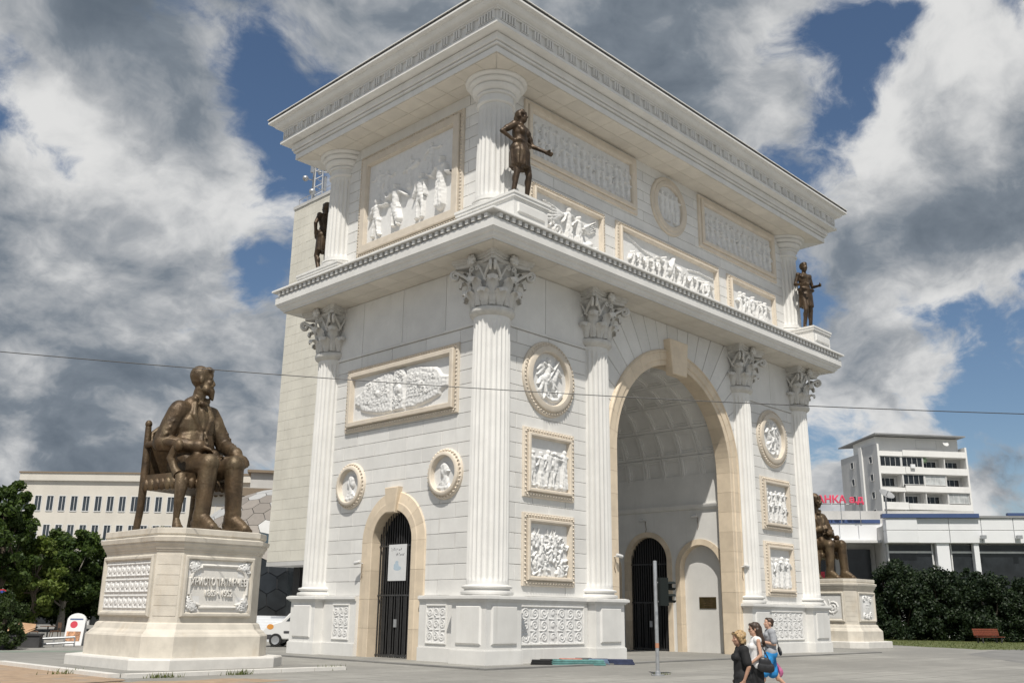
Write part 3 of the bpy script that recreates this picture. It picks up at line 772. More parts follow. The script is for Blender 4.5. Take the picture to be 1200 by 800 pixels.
def horseman(d, seed=1, flip=False):
    r = Relief(d, d, .026, seed); s = d/2.1; f = (lambda x: d-x*s) if flip else (lambda x: x*s)
    c = lambda x0, y0, x1, y1, a, b, h: r.cap(f(x0), y0*s, f(x1), y1*s, a*s, b*s, h)
    r.ell(f(.98), .98*s, .44*s, .24*s, .20, -.12 if not flip else .12); c(1.3, 1.05, 1.5, 1.42, .2, .13, .19); c(1.5, 1.46, 1.72, 1.30, .12, .07, .2); c(.62, 1.0, .42, .78, .14, .05, .14)
    for x0, y0, x1, y1, x2, y2 in ((.68, .85, .52, .55, .62, .28), (.82, .82, .86, .5, .74, .25), (1.28, .86, 1.5, .72, 1.42, .5), (1.2, .84, 1.32, .55, 1.5, .42)):
        c(x0, y0, x1, y1, .12, .075, .17); c(x1, y1, x2, y2, .07, .05, .15)
    c(.95, 1.15, .98, 1.55, .16, .15, .23); r.ell(f(1.0), 1.78*s, .10*s, .13*s, .24); c(1.0, 1.55, 1.28, 1.42, .08, .06, .24); c(.95, 1.5, .70, 1.65, .08, .06, .22)
    c(.92, 1.2, 1.12, .88, .11, .08, .24); c(1.55, 1.85, .9, .95, .028, .024, .26)
    c(.7, 1.6, .35, 1.35, .16, .05, .13); c(.72, 1.45, .40, 1.15, .13, .05, .12)
    r.line([(f(1.75), .55*s), (f(1.5), .3*s), (f(1.15), .22*s), (f(.85), .36*s), (f(1.05), .5*s)], .11*s, .05*s, .15)
    return r
def bust(d, seed=2, flip=False):
    r = Relief(d, d, .026, seed); s = d/1.3; f = (lambda x: d-x*s) if flip else (lambda x: x*s)
    r.cap(f(.62), .12*s, f(.66), .34*s, .38*s, .2*s, .12); r.cap(f(.66), .35*s, f(.66), .6*s, .13*s, .12*s, .13); r.ell(f(.66), .78*s, .2*s, .25*s, .17); r.ell(f(.82), .74*s, .08*s, .05*s, .17)
    r.ell(f(.60), .90*s, .22*s, .17*s, .19); r.ell(f(.52), .74*s, .13*s, .2*s, .17); r.cap(f(.3), .15*s, f(.9), .12*s, .08*s, .1*s, .15)
    for k in range(8): r.cap(f(.2+.1*k), .08*s, f(.45+.05*k), .35*s, .025*s, .015*s, .14)
    return r
for sgn in (0, 1):
    xm = 3.87 if sgn == 0 else W-3.87
    fr = round_frame(MF, xm, 10.70, 1.53, 1.05, .24); carve(horseman(2.14, 3+sgn, bool(sgn)), MF, xm-1.07, 10.70-1.07, fr, True)
    fr = rect_frame(MF, xm-1.47, xm+1.47, 5.95, 8.62, .38, lip=.24); carve(crowd(2.2, 1.93, 5, 11+sgn) if sgn == 0 else crowd(2.2, 1.93, 5, 31, rows=2), MF, xm-1.1, 6.32, fr)
    fr = rect_frame(MF, xm-1.47, xm+1.47, 2.70, 5.38, .38, lip=.24); carve(battle(2.2, 1.93, 21) if sgn == 0 else crowd(2.2, 1.93, 4, 41), MF, xm-1.1, 3.07, fr)
# ---- lower storey, side: large framed belt clasp, two round busts
fr = rect_frame(MS, CY-3.58, CY+3.58, 9.10, 11.90, .46, lip=.26)
r = Relief(6.28, 1.92, .024, 5); cw = 3.14
def scrollfill(r, x0, x1, y0, y1, hg, seed, ok=None, n=26, base=0., sz=.12):
    g = np.random.RandomState(seed)
    for k in range(n):
        x, y = g.uniform(x0, x1), g.uniform(y0, y1)
        if ok and not ok(x, y): continue
        r.spiral(x, y, g.uniform(.7, 1.2)*sz, 1.4, hg, sz*.28, g.uniform(0, 6), 1 if g.rand() < .5 else -1)
for sg in (-1, 1):
    P = [(cw+sg*.42, .12), (cw+sg*.9, .08), (cw+sg*1.9, .22), (cw+sg*2.55, .40), (cw+sg*2.60, .55), (cw+sg*2.98, .70), (cw+sg*2.98, 1.12), (cw+sg*2.62, 1.22), (cw+sg*2.3, 1.58), (cw+sg*1.3, 1.78), (cw+sg*.75, 1.86), (cw+sg*.42, 1.72)]
    r.poly(P, .20, .10)
    Q = [(cw+sg*.62, .55), (cw+sg*1.5, .50), (cw+sg*2.35, .66), (cw+sg*2.35, 1.25), (cw+sg*1.4, 1.52), (cw+sg*.62, 1.55)]
    r.poly(Q, .235, .03); scrollfill(r, min(cw+sg*.7, cw+sg*2.2), max(cw+sg*.7, cw+sg*2.2), .68, 1.42, .285, 7+sg, n=17)
    r.ell(cw+sg*1.35, 1.0, .2, .2, .36)
r.poly([(cw-.36, .10), (cw+.36, .10), (cw+.42, .5), (cw+.36, .98), (cw+.42, 1.45), (cw+.34, 1.86), (cw-.34, 1.86), (cw-.42, 1.45), (cw-.36, .98), (cw-.42, .5)], .23, .08)
r.ell(cw, .98, .27, .27, .40); scrollfill(r, cw-.28, cw+.28, .2, .7, .30, 12, n=9); scrollfill(r, cw-.28, cw+.28, 1.25, 1.75, .30, 13, n=9)
r.H *= .75; carve(r, MS, CY-3.14, 9.54, fr)
for i, yy in enumerate((3.0, D-3.0)):
    fr = round_frame(MS, yy, 6.80, .97, .66, .26, bead=True); carve(bust(1.34, 4, i == 0), MS, yy-.67, 6.80-.67, fr, True)
# ---- attic storey, side: one large scene of standing figures
fr = rect_frame(MS, CY-3.5, CY+3.5, 17.05, 22.12, .62, lip=.24)
r = Relief(5.76, 3.83, .028, 8); base = .02
for (x, h_, hg, y, ar) in ((.75, 1.75, .36, .18, (-.2, -1.2)), (2.1, 2.0, .40, .30, (-.6, -.4)), (3.75, 2.1, .34, .20, (-1.4, -1.4)), (5.05, 2.3, .40, .35, (-1.3, -.9))):
    r.figure(5.76-x, y, h_, hg, robe=(x > 4.5), arms=ar)
for k, (x, y, h_, hg) in enumerate(((1.3, 1.75, 1.5, .09), (2.9, 1.9, 1.55, .09), (4.3, 2.1, 1.5, .10), (.7, 2.05, 1.4, .06))): r.figure(5.76-x, y, h_, hg*1.6, robe=True)
r.cap(5.76-2.7, 2.75, 5.76-3.4, 2.95, .09, .16, .16); r.cap(5.76-1.55, 2.0, 5.76-1.35, 2.35, .12, .1, .12); r.cap(5.76-2.3, .6, 5.76-2.0, 1.3, .22, .24, .34)
carve(r, MS, CY-2.88, 17.67, fr)
# ---- attic storey, front: two long scenes and a roundel above, three panels below
def procession(w, h, n, seed, hg, fh=.82, cell=.036):
    r = Relief(w, h, cell, seed); g = r.rng
    for i in range(n): r.figure(w*(i+.5)/n+g.uniform(-.08, .08), .08+g.uniform(0, .08), h*fh*g.uniform(.9, 1.06), hg*g.uniform(.8, 1.1), base=.01)
    return r
fr = rect_frame(MF, 2.30, 10.02, 19.70, 22.56, .46, lip=.22, bead=False); carve(crowd(6.8, 1.94, 15, 50, .17, 2, .027), MF, 2.76, 20.16, fr)
fr = rect_frame(MF, W-10.02, W-2.30, 19.70, 22.56, .46, lip=.22, bead=False); carve(crowd(6.8, 1.94, 13, 51, .17, 2, .027), MF, W-9.56, 20.16, fr)
fr = round_frame(MF, CX+.03, 21.0, 1.50, 1.03, .20, bead=False); r = Relief(2.1, 2.1, .03, 52)
for i in range(4): r.figure(.45+.4*i, .25, 1.5, .22)
carve(r, MF, CX+.03-1.05, 19.95, fr, True)
fr = rect_frame(MF, 2.62, 7.55, 16.35, 18.95, .36, lip=.26); r = Relief(4.24, 1.92, .034, 60)
r.figure(2.05, .22, 1.5, .36, True, (-1.2, -.9)); r.figure(2.72, .12, 1.45, .36, True, (-.6, -1.2)); r.cap(3.3, .35, 3.55, .5, .2, .16, .25)
for k in range(5): r.line([(2.9, 1.1-.02*k), (3.5, 1.0+.1*k), (3.9, 1.25+.1*k)], .06, .03, .12+.02*k); r.line([(1.7, 1.35), (1.1, 1.5-.14*k), (.5, 1.6-.2*k)], .10, .04, .20)
r.spiral(.8, .75, .3, 1.6, .22, .07); r.spiral(1.35, .5, .26, 1.6, .22, .07); r.line([(2.6, .3), (3.4, .25), (4.1, .5)], .03, .03, .06)
carve(r, MF, 2.97, 16.70, fr)
fr = rect_frame(MF, 8.38, W-8.38, 16.35, 18.98, .38, lip=.26); r = Relief(7.75, 1.9, .036, 61); g_ = r.rng
for i, x in enumerate(np.linspace(.75, 7.0, 13)): r.figure(x+g_.uniform(-.07, .07), .10, (1.02 if i not in (5, 6) else 1.35)*g_.uniform(.92, 1.08), .34, robe=bool(i % 2))
r.cap(3.7, .9, 4.0, 1.55, .2, .07, .34); r.ell(4.6, .95, .3, .4, .3)
r.line([(.3, 1.8), (1.6, 1.35), (2.9, 1.15)], .06, .04, .10); r.line([(7.6, 1.45), (6.3, 1.5), (5.4, 1.4)], .06, .04, .10)
for k in range(9): r.cap(.4+.8*k, .08, 1.1+.8*k, .06, .10, .08, .2)
carve(r, MF, 8.76, 16.72, fr)
fr = rect_frame(MF, W-7.55, W-2.62, 16.35, 18.92, .36, lip=.26)
r = Relief(4.24, 1.9, .034, 62)
for i in range(7): r.figure(.8+.42*i, .1, 1.3*r.rng.uniform(.9, 1.1), .28)
carve(r, MF, W-7.19, 16.70, fr)
# ---- scrollwork in the dado
def scroll_panel(w, h, seed, cols_, rows_):
    r = Relief(w, h, .022, seed); a = w/cols_; b = h/rows_
    for i in range(cols_):
        for j in range(rows_):
            x, y = a*(i+.5), b*(j+.5); m_ = min(a, b)*.40; mid_ = abs(i-(cols_-1)/2) < .6
            if mid_ and cols_ > 4: r.ell(x, y, m_*.55, m_*.55, .035); r.spiral(x, y, m_, 1.0, .035, m_*.16)
            else: r.spiral(x, y, m_*1.1, 1.6, .036, m_*.22, math.pi/2*((i+j) % 4), 1 if (i+j) % 2 else -1)
            r.cap(x-a*.5, y-b*.45, x+a*.1, y-b*.5, .03, .02, .04)
    for i in range(1, cols_): r.cap(a*i, .04, a*i, h-.04, .012, .012, .03)
    return r
def plate(M, u0, u1, dd, cols_, seed):
    g = G(); w_ = DW
    for (a, b, c, d_) in ((u0, u1, .62, .68), (u0, u1, 1.95, 2.01), (u0, u0+.05, .68, 1.95), (u1-.05, u1, .68, 1.95)): g.slab([(a, c), (b, c), (b, d_), (a, d_)], w_-.002, w_+.045, .012, M)
    f = obj('panel_frame', g, M_WHITE, dd)
    inst('relief', scroll_panel(u1-u0-.1, 1.27, seed, cols_, 3).mesh('relief', off(M, u0+.05, .68), M_CARVE, w0=DW+.004, rough=.002), f)
plate(MF, 2.15, 5.72, dados[0], 7, 1); plate(MF, W-5.72, W-2.15, dados[1], 7, 2)
plate(MS, 2.50, 3.62, dados[2], 3, 3); plate(MS, D-3.62, D-2.50, dados[3], 3, 4)
# ---- iron gates in the two doors
def gate(M, depth, label_open=None):
    g0 = G()
    for z in (.10, 2.35, 4.25): g0.box(CY-D_RI-.02, CY+D_RI+.02, z-.03, z+.03, depth-.02, depth+.02, M)
    gt = obj('gate', g0, M_BLACK, arch)
    bar_cache = {}
    n = 17
    for i in range(n):
        u = -D_RI+.06+(2*D_RI-.12)*i/(n-1); h_ = D_ZS+math.sqrt(max(0, D_RI**2-u*u))-.02
        k = round(h_, 3)
        if k not in bar_cache: bar_cache[k] = data('bar', G().box(-.017, .017, .03, h_, -.017, .017), M_BLACK)
        inst('bar', bar_cache[k], gt, off(M, CY+u, 0, depth))
        if i < n-1 and i % 3 == 1:
            if 'low' not in bar_cache: bar_cache['low'] = data('bar', G().box(-.012, .012, .1, 2.35, -.012, .012), M_BLACK)
            inst('bar', bar_cache['low'], gt, off(M, CY+u+(2*D_RI-.12)/(n-1)/2, 0, depth))
    obj('lock', G().box(CY-.06, CY+.1, 1.15, 1.45, depth-.03, depth+.05, M), M_GREY, gt)
gate(MS, -.26); gate(MIR, -.20)
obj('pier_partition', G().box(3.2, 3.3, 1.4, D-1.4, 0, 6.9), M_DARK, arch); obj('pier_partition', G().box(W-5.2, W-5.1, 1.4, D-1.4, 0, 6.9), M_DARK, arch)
# ================================================================== GROUND
def ground_extra(N, c, geo):
    br = N.n('ShaderNodeTexBrick'); N.link(geo, br.inputs['Vector']); br.inputs['Scale'].default_value = 1.0; br.inputs['Brick Width'].default_value = 2.4; br.inputs['Row Height'].default_value = 1.2
    br.inputs['Mortar Size'].default_value = .03; br.inputs['Mortar Smooth'].default_value = .3; br.inputs['Color1'].default_value = (1, 1, 1, 1); br.inputs['Color2'].default_value = (.84, .84, .84, 1); br.inputs['Mortar'].default_value = (.42, .42, .42, 1)
    c = N.mix(.9, c, br.outputs['Color'], 'MULTIPLY')
    # worn paving: broad tonal bands, oil spots and faint joints
    st = N.vm('MULTIPLY', geo, (.10, .16, .1)); b = N.noise(st, 1.0, 6, .6)
    c = N.mix(N.ramp(b, .40, .60, 0, .75), c, (.20, .195, .18))
    sp = N.noise(geo, .9, 8, .68); c = N.mix(N.ramp(sp, .60, .74, 0, .5), c, (.15, .145, .13))
    sp2 = N.noise(geo, 3.5, 6, .7); c = N.mix(N.ramp(sp2, .58, .70, 0, .5), c, (.46, .45, .42))
    return c
M_PAVE = mat('worn_paving', (.31, .302, .277), .82, var=.10, vscale=1.4, bump=.5, bscale=7, extra=ground_extra, bdist=.02)
M_DIRT = mat('reddish_dirt', (.34, .245, .165), .95, var=.2, vscale=2.5, bump=.7, bscale=9, stain=((.24, .22, .2), 1.1, .5, .7, .8), bdist=.02)
M_GREENLANE = mat('worn_green_paint', (.19, .235, .19), .85, var=.2, vscale=1.5, stain=((.22, .215, .205), 1.6, .45, .65, .8))
M_GRASSG = mat('lawn', (.095, .115, .035), .95, var=.35, vscale=1.2, stain=((.23, .19, .10), .6, .5, .7, .6))
M_ASPH = mat('asphalt', (.20, .197, .188), .88, var=.15, vscale=.8, bump=.4, bscale=20, stain=((.10, .10, .1), .5, .5, .7, .6))
def sheet(name, pts, z, mt, kind='structure'):
    o = obj(name, G().add([(x, y, z) for x, y in pts], [tuple(range(len(pts)))]), mt); o['kind'] = kind; return o
g = G().box(-2500, 2500, -2500, 2500, -1.0, 0.0); o = obj('ground', g, M_PAVE); o['kind'] = 'structure'
def wobble(pts, n=5, a=.25, seed=1):
    rg = random.Random(seed); out = []
    for (x0, y0), (x1, y1) in zip(pts, pts[1:]+pts[:1]):
        for k in range(n): t = k/n; out.append((x0+(x1-x0)*t+rg.uniform(-a, a), y0+(y1-y0)*t+rg.uniform(-a, a)))
    return out
sheet('dirt', wobble([(-20, 13.5), (-13.2, 13.0), (-11.4, 11.0), (-11.9, 6.0), (-12.45, .5), (-12.6, -.4), (-9.5, -.9), (-9.2, -2.2), (-15, -3.5), (-26, -1)], 7, .22, 3), .004, M_DIRT)
sheet('cycle_lane', [(-40, 32), (-9.3, 17.8), (-2, 14.6), (-1.4, 15.9), (-8.7, 19.4), (-40, 34)], .004, M_GREENLANE)
sheet('road', [(14, -14.5), (60, -30), (90, -30), (60, -8.5), (38.3, -3.6), (30, -5.0)], .004, M_ASPH)
lw = sheet('lawn', wobble([(43.5, 5.2), (38.6, -2.6), (47, -5.4), (72, -12), (115, -20), (125, 10), (100, 34), (58, 24), (44, 12)], 6, .3, 5), .006, M_GRASSG)
# low stone step round the left pedestal
g = G(); g.box(-12.05, -5.15, 1.15, 9.3, -.05, .07); o = obj('pavement_step', g, M_PAVE); o['kind'] = 'structure'
for k in range(6):
    gg = G().box(-12.05+1.15*k+.01, -12.05+1.15*(k+1)-.01, .80, 1.14, -.05, .10); obj('kerb_stone', gg, M_TRAVW, o)
for k in range(7):
    gg = G().box(-12.36, -12.06, 1.15+1.16*k+.01, 1.15+1.16*(k+1)-.01, -.05, .10); obj('kerb_stone', gg, M_TRAVW, o)
# low paved platform the arch stands on: slabs laid in two courses round the plinth
o = obj('paved_platform', G().box(-1.45, W+1.45, -1.45, D+1.45, -.2, .018), M_PAVE); o['kind'] = 'structure'
for k in range(11):
    obj('kerb_stone', G().box(-1.75+2.62*k+.006, -1.75+2.62*(k+1)-.006, -1.78, -1.46, -.1, .05), M_ASPH, o)
for k in range(6):
    obj('kerb_stone', G().box(-1.78, -1.46, -1.44+2.6*k+.006, -1.44+2.6*(k+1)-.006, -.1, .05), M_ASPH, o)
# ================================================================== VEGETATION
def leaf_mat(name, c1, c2, tr=.25):
    m_ = bpy.data.materials.new(name); m_.use_nodes = True; t = m_.node_tree; t.nodes.clear(); N = NT(t)
    geo = N.n('ShaderNodeNewGeometry'); pos = geo.outputs['Position']
    n_ = N.noise(pos, 1.4, 4, .6); r_ = geo.outputs['Random Per Island']
    c = N.mix(N.ramp(N.m('ADD', N.m('MULTIPLY', n_, .7), N.m('MULTIPLY', r_, .3)), .3, .7), c1, c2)
    d = N.n('ShaderNodeBsdfPrincipled'); N.link(c, d.inputs['Base Color']); d.inputs['Roughness'].default_value = .55; d.inputs['Specular IOR Level'].default_value = .3
    tl = N.n('ShaderNodeBsdfTranslucent'); N.link(N.mix(1., c, (1.3, 1.5, .7), 'MULTIPLY'), tl.inputs[0])
    mx_ = N.n('ShaderNodeMixShader'); mx_.inputs[0].default_value = tr; N.link(d.outputs[0], mx_.inputs[1]); N.link(tl.outputs[0], mx_.inputs[2])
    o_ = N.n('ShaderNodeOutputMaterial'); N.link(mx_.outputs[0], o_.inputs[0]); return m_
M_LEAF = leaf_mat('broad_leaves', (.028, .053, .014), (.082, .125, .028)); M_LEAFY = leaf_mat('yellow_green_leaves', (.07, .11, .02), (.16, .20, .045)); M_LEAFD = leaf_mat('dark_leaves', (.022, .040, .013), (.055, .080, .024))
M_YEW = leaf_mat('evergreen_needles', (.008, .018, .009), (.028, .046, .017), .12); M_BARK = mat('bark', (.14, .115, .085), .9, var=.3, vscale=8, bump=.6, bscale=18); M_BARKP = mat('pale_bark', (.30, .28, .24), .9, var=.3, vscale=6)
M_BLADE = leaf_mat('grass_blades', (.06, .085, .02), (.15, .16, .055))
def leaves(centres, radii, per, size, seed, flat=.8):
    """leaf-sized quads gathered in clumps"""
    rg = np.random.RandomState(seed); V = []; C = np.repeat(np.array(centres), per, 0); Rr = np.repeat(np.array(radii), per)
    n = len(C); d = rg.normal(size=(n, 3)); d /= np.linalg.norm(d, axis=1)[:, None]; rr = rg.rand(n)**.45
    p = C+d*(rr*Rr)[:, None]*np.array([1, 1, flat])
    a = rg.normal(size=(n, 3))+d*.8; a /= np.linalg.norm(a, axis=1)[:, None]; b = np.cross(a, rg.normal(size=(n, 3))); b /= np.linalg.norm(b, axis=1)[:, None]; c = np.cross(a, b)
    s_ = size*(.6+.8*rg.rand(n))[:, None]
    q = np.stack([p-b*s_*.55, p+c*s_*.32+a*s_*.1, p+b*s_*.55, p-c*s_*.32+a*s_*.1], 1).reshape(-1, 3)
    me = bpy.data.meshes.new('crown'); me.vertices.add(4*n); me.vertices.foreach_set('co', q.ravel()); me.loops.add(4*n); me.loops.foreach_set('vertex_index', np.arange(4*n)); me.polygons.add(n)
    me.polygons.foreach_set('loop_start', np.arange(n)*4); me.update(calc_edges=True); return me
def tree(label, x, y, h, r, mt, seed, trunk=.35, cl=70, per=170, size=.26, base=.30, bark=None, kind='broadleaf_tree', group=None, shape=1.0):
    rg = random.Random(seed); root = thing(kind, label, 'tree', (x, y, 0), group)
    z0 = h*base; cz = (h+z0)/2; hz = (h-z0)/2; cs = []; rs = []
    for k in range(cl):
        while True:
            u, v, w_ = rg.uniform(-1, 1), rg.uniform(-1, 1), rg.uniform(-1, 1)
            q = u*u+v*v+w_*w_
            if .12 < q < 1: break
        taper = 1-.35*max(0, w_)*shape
        cs.append((u*r*taper*1.02, v*r*taper*1.02, cz+w_*hz)); rs.append(rg.uniform(.17, .34)*r)
    g = G(); n = 7; top_ = cz+hz*.3
    path = [(rg.uniform(-.1, .1)*k*.3, rg.uniform(-.1, .1)*k*.3, top_*k/n) for k in range(n+1)]; g.tube(path, [trunk*(1-.8*k/n)*(1.35 if k == 0 else 1) for k in range(n+1)], 9)
    for c_ in cs[::3]:
        k = rg.randint(2, n-1); p0 = Vector(path[k]); p1 = Vector(c_); m_ = p0.lerp(p1, .5)+Vector((0, 0, -.08*h*rg.random())); g.tube([p0, m_, p1], [trunk*.30, trunk*.17, trunk*.05], 5)
    obj('trunk', g, bark or M_BARK, root, 60, M=T(x, y, 0))
    me = leaves(cs, rs, per, size, seed); me.materials.append(mt); inst('crown', me, root, T(x, y, 0))
    return root
TG = 'street trees left of the arch'
for i, (x, y, h, r, lb) in enumerate(((6.0, 58.5, 7.0, 2.6, 'dark rear tree between the yellowish tree and the round-headed tree'), (9.6, 59.5, 6.6, 2.6, 'dark rear tree just left of the pedestal'), (13.2, 60.0, 7.4, 2.7, 'dark rear tree hidden behind the pedestal edge'), (2.6, 57.5, 7.2, 2.6, 'dark rear tree at the left edge'))):
    tree(lb, x, y, h, r, M_LEAFD, 60+i, .25, 80, 190, .27, .05, group=TG)
tree('tall leafy tree cut by the left edge of the picture', 1.6, 51.3, 10.9, 2.2, M_LEAF, 1, .3, 70, 170, .30, .18, group=TG)
tree('tree left of the frame edge, its twigs in view behind the tall one', -1.6, 50.5, 10.0, 2.6, M_LEAF, 2, .3, 70, 150, .30, .2, group=TG)
tree('round-headed tree in front of the office block, left of the pedestal', 7.4, 54.2, 8.7, 2.5, M_LEAF, 3, .3, 80, 190, .27, .16, M_BARKP, group=TG)
tree('yellowish small tree between the two taller trees at left', 4.6, 52.2, 6.9, 1.9, M_LEAFY, 4, .22, 55, 170, .26, .12, group=TG)
tree('dark tree touching the left edge of the statue pedestal', 11.4, 54.8, 6.9, 2.4, M_LEAFD, 5, .3, 80, 190, .26, .12, M_BARKP, group=TG)
tree('dark tree seen between the legs of the bronze armchair', 15.2, 55.8, 8.9, 2.7, M_LEAFD, 6, .3, 80, 190, .27, .18, group=TG)
tree('dark tree behind the shins of the seated statue', 19.4, 56.3, 8.2, 2.2, M_LEAFD, 7, .28, 60, 170, .27, .2, group=TG)
def shrub(label, x, y, h, r, mt, seed, cl=80, per=190, size=.20, kind='evergreen_shrub', group=None, cat='shrub'):
    rg = random.Random(seed); root = thing(kind, label, cat, (x, y, 0), group); cs = []; rs = []
    for k in range(cl):
        a = rg.uniform(0, 2*math.pi); t = rg.random()**1.1; q = math.sqrt(rg.random()); rr = r*q*(1-.55*t*t)*rg.uniform(.85, 1.15)
        cs.append((rr*math.cos(a), rr*math.sin(a), h*(.06+.86*t)*(1-.18*q))); rs.append(rg.uniform(.14, .26)*r)
    g = G()
    for k in range(6): a = k*1.05; g.tube([(0, 0, 0), (.3*r*math.cos(a), .3*r*math.sin(a), h*.35), (.45*r*math.cos(a), .45*r*math.sin(a), h*.7)], [.10, .06, .02], 6)
    obj('stems', g, M_BARK, root, 60, M=T(x, y, 0))
    me = leaves(cs, rs, per, size, seed, 1.0); me.materials.append(mt); inst('foliage', me, root, T(x, y, 0)); return root
SG = 'evergreen shrubs beside the lawn'
shrub('dark evergreen shrub right behind the right statue pedestal', 59.6, 14.4, 5.3, 2.8, M_YEW, 11, 110, 230, group=SG)
shrub('tallest dark evergreen shrub left of the middle of the hedge', 61.9, 11.4, 7.4, 3.4, M_YEW, 12, 150, 250, group=SG)
shrub('dark evergreen shrub in the middle of the hedge', 63.0, 8.4, 6.7, 3.4, M_YEW, 13, 150, 240, group=SG)
shrub('dark evergreen shrub behind the red bench', 64.3, 5.2, 6.3, 3.3, M_YEW, 14, 140, 240, group=SG)
shrub('dark evergreen shrub cut by the right edge of the picture', 65.0, 1.8, 5.6, 3.2, M_YEW, 15, 130, 230, group=SG)
shrub('slim dark conifer rising between the hedge shrubs', 66.3, 7.4, 7.4, 1.2, M_YEW, 16, 40, 150, group=SG)
shrub('low green shrub in the planter at the far left', -8.6, 20.8, 2.3, 1.1, M_LEAFD, 17, 40, 160, .12, 'planter_shrub')
shrub('low spreading conifer left of the board sign', -6.6, 26.5, 2.8, 1.5, M_LEAFD, 18, 50, 160, .13, 'planter_shrub')
# grass and weeds
def blades(name, pts, h, seed, mt, w=.03):
    rg = random.Random(seed); g = G()
    for x, y in pts:
        a = rg.uniform(0, 6.28); hh = h*rg.uniform(.5, 1.3); dx, dy = math.cos(a)*w, math.sin(a)*w; lx, ly = rg.uniform(-.5, .5)*hh, rg.uniform(-.5, .5)*hh
        g.v += [(x-dx, y-dy, 0), (x+dx, y+dy, 0), (x+lx, y+ly, hh)]; k = len(g.v); g.f.append((k-3, k-2, k-1))
    return obj(name, g, mt)
rg = random.Random(8); pts = []
while len(pts) < 9000:
    x, y = rg.uniform(39, 70), rg.uniform(-9, 12)
    if x > 39.5+abs(y+2.6)*.35: pts.append((x, y))
o = blades('grass', pts, .09, 3, M_BLADE, .02); o['kind'] = 'stuff'
for i, (x, y, n_, h_, lb) in enumerate(((-11.2, .55, 60, .13, 'dry green weed tuft at the foot of the left pedestal step'), (-9.0, .55, 60, .14, 'brownish weed tuft in the kerb joint under the inscription'), (-5.6, .95, 60, .16, 'small green weed tuft at the right end of the pedestal step'), (-12.5, 3.4, 50, .14, 'weed tuft by the left kerb of the pedestal step'), (1.1, -6.3, 40, .07, 'short weeds round the foot of the traffic light pole'))):
    rq = random.Random(i); pp = [(x+rq.gauss(0, .22), y+rq.gauss(0, .07)) for k in range(n_)]
    o = tag(blades('weed_tuft', pp, h_, i, M_BLADE, .018), lb, 'weed', 'weeds in the paving'); o['kind'] = 'stuff'
# ================================================================== BUILDINGS
M_CREAM = mat('cream_render', (.60, .565, .50), .8, var=.06, vscale=.3, stain=((.45, .42, .37), .4, .55, .8, .4)); M_GLASS = mat('window_glass', (.035, .045, .055), .08, var=.2, vscale=.4, spec=.8); M_ROOFG = mat('grey_roof', (.27, .275, .28), .6, var=.1, vscale=.5)
M_FRAMEW = mat('white_frame', (.62, .62, .61), .5); M_CLAD = mat('pale_cladding', (.64, .615, .54), .7, var=.09, vscale=.5, stain=((.50, .47, .40), .35, .5, .75, .5), bump=.1, bscale=20); M_CLADJ = mat('cladding_joint', (.50, .475, .42), .85)
M_WPANEL = mat('white_panel', (.74, .75, .76), .5, var=.03, vscale=.5, rnd=.02); M_BLUE = mat('blue_trim', (.05, .085, .20), .5); M_CONC = mat('light_concrete', (.50, .495, .48), .85, var=.1, vscale=.5, stain=((.36, .35, .33), .5, .5, .75, .5))
M_SHOP_DOMESHADE = mat('shop_glass', (.018, .021, .024), .15, var=.4, vscale=.8, spec=.45); M_RED = mat('red_sign', (.55, .035, .06), .5); M_BROWNR = mat('brown_fascia', (.22, .17, .12), .7)
def bframe(p0, p1, z=0.):
    """building frame: u along the facade from p0 to p1, v into the building, z up"""
    u = Vector((p1[0]-p0[0], p1[1]-p0[1], 0)); L = u.length; u.normalize(); d = Vector((-u.y, u.x, 0))
    return Matrix(((u.x, d.x, 0, p0[0]), (u.y, d.y, 0, p0[1]), (0, 0, 1, z), (0, 0, 0, 1))), L
def window(M, u0, u1, z0, z1, parent, depth=.22, fr=.07, mull=1, wall_v=0., glass=None, frm=None):
    """frame, glazing bar and recessed pane set into a reveal"""
    g = G(); v0, v1 = wall_v-.03, wall_v+depth
    g.box(u0, u0+fr, v0, v1, z0, z1); g.box(u1-fr, u1, v0, v1, z0, z1); g.box(u0+fr, u1-fr, v0, v1, z1-fr, z1); g.box(u0+fr, u1-fr, v0-.05, v1, z0, z0+fr)
    for k in range(mull): c = u0+(u1-u0)*(k+1)/(mull+1); g.box(c-.03, c+.03, v0+.05, v1, z0+fr, z1-fr)
    w_ = obj('window', g, frm or M_FRAMEW, parent, M=M)
    obj('pane', G().box(u0+fr, u1-fr, v0+.07, v0+.09, z0+fr, z1-fr), glass or M_GLASS, w_, M=M)
# ---- long office block behind the left statue
BM, BL = bframe((20.4, 104.2), (46.5, 76.8))
ob = thing('office_block', 'long cream office block with two rows of narrow windows behind the left trees', 'building', (20.4, 104.2, 0))
n = 25; pw = BL/n; z_rows = ((9.75, 11.75), (13.3, 15.3)); ww = .64*pw
g = G()
bands = [(8.4, 9.75), (11.75, 13.3), (15.3, 17.1)]
for a, b in bands: g.box(0, BL, 0, 14, a, b)
for (a, b) in z_rows:
    for k in range(n+1):
        c = pw*k; u0 = max(0, c-(pw-ww)/2); u1 = min(BL, c+(pw-ww)/2); g.box(u0, u1, 0, 14, a, b)
    g.box(0, BL, .6, 14, a, b)
obj('wall', g, M_CREAM, ob, M=BM)
obj('cornice', G().box(-.3, BL+.3, -.35, 14.3, 17.1, 18.0), M_CREAM, ob, M=BM); obj('roof_edge', G().box(-.4, BL+.4, -.45, 14.4, 18.0, 18.2), M_BROWNR, ob, M=BM)
for (a, b) in z_rows:
    for k in range(n): window(BM, pw*k+(pw-ww)/2, pw*(k+1)-(pw-ww)/2, a, b, ob, .3, .10, 1)
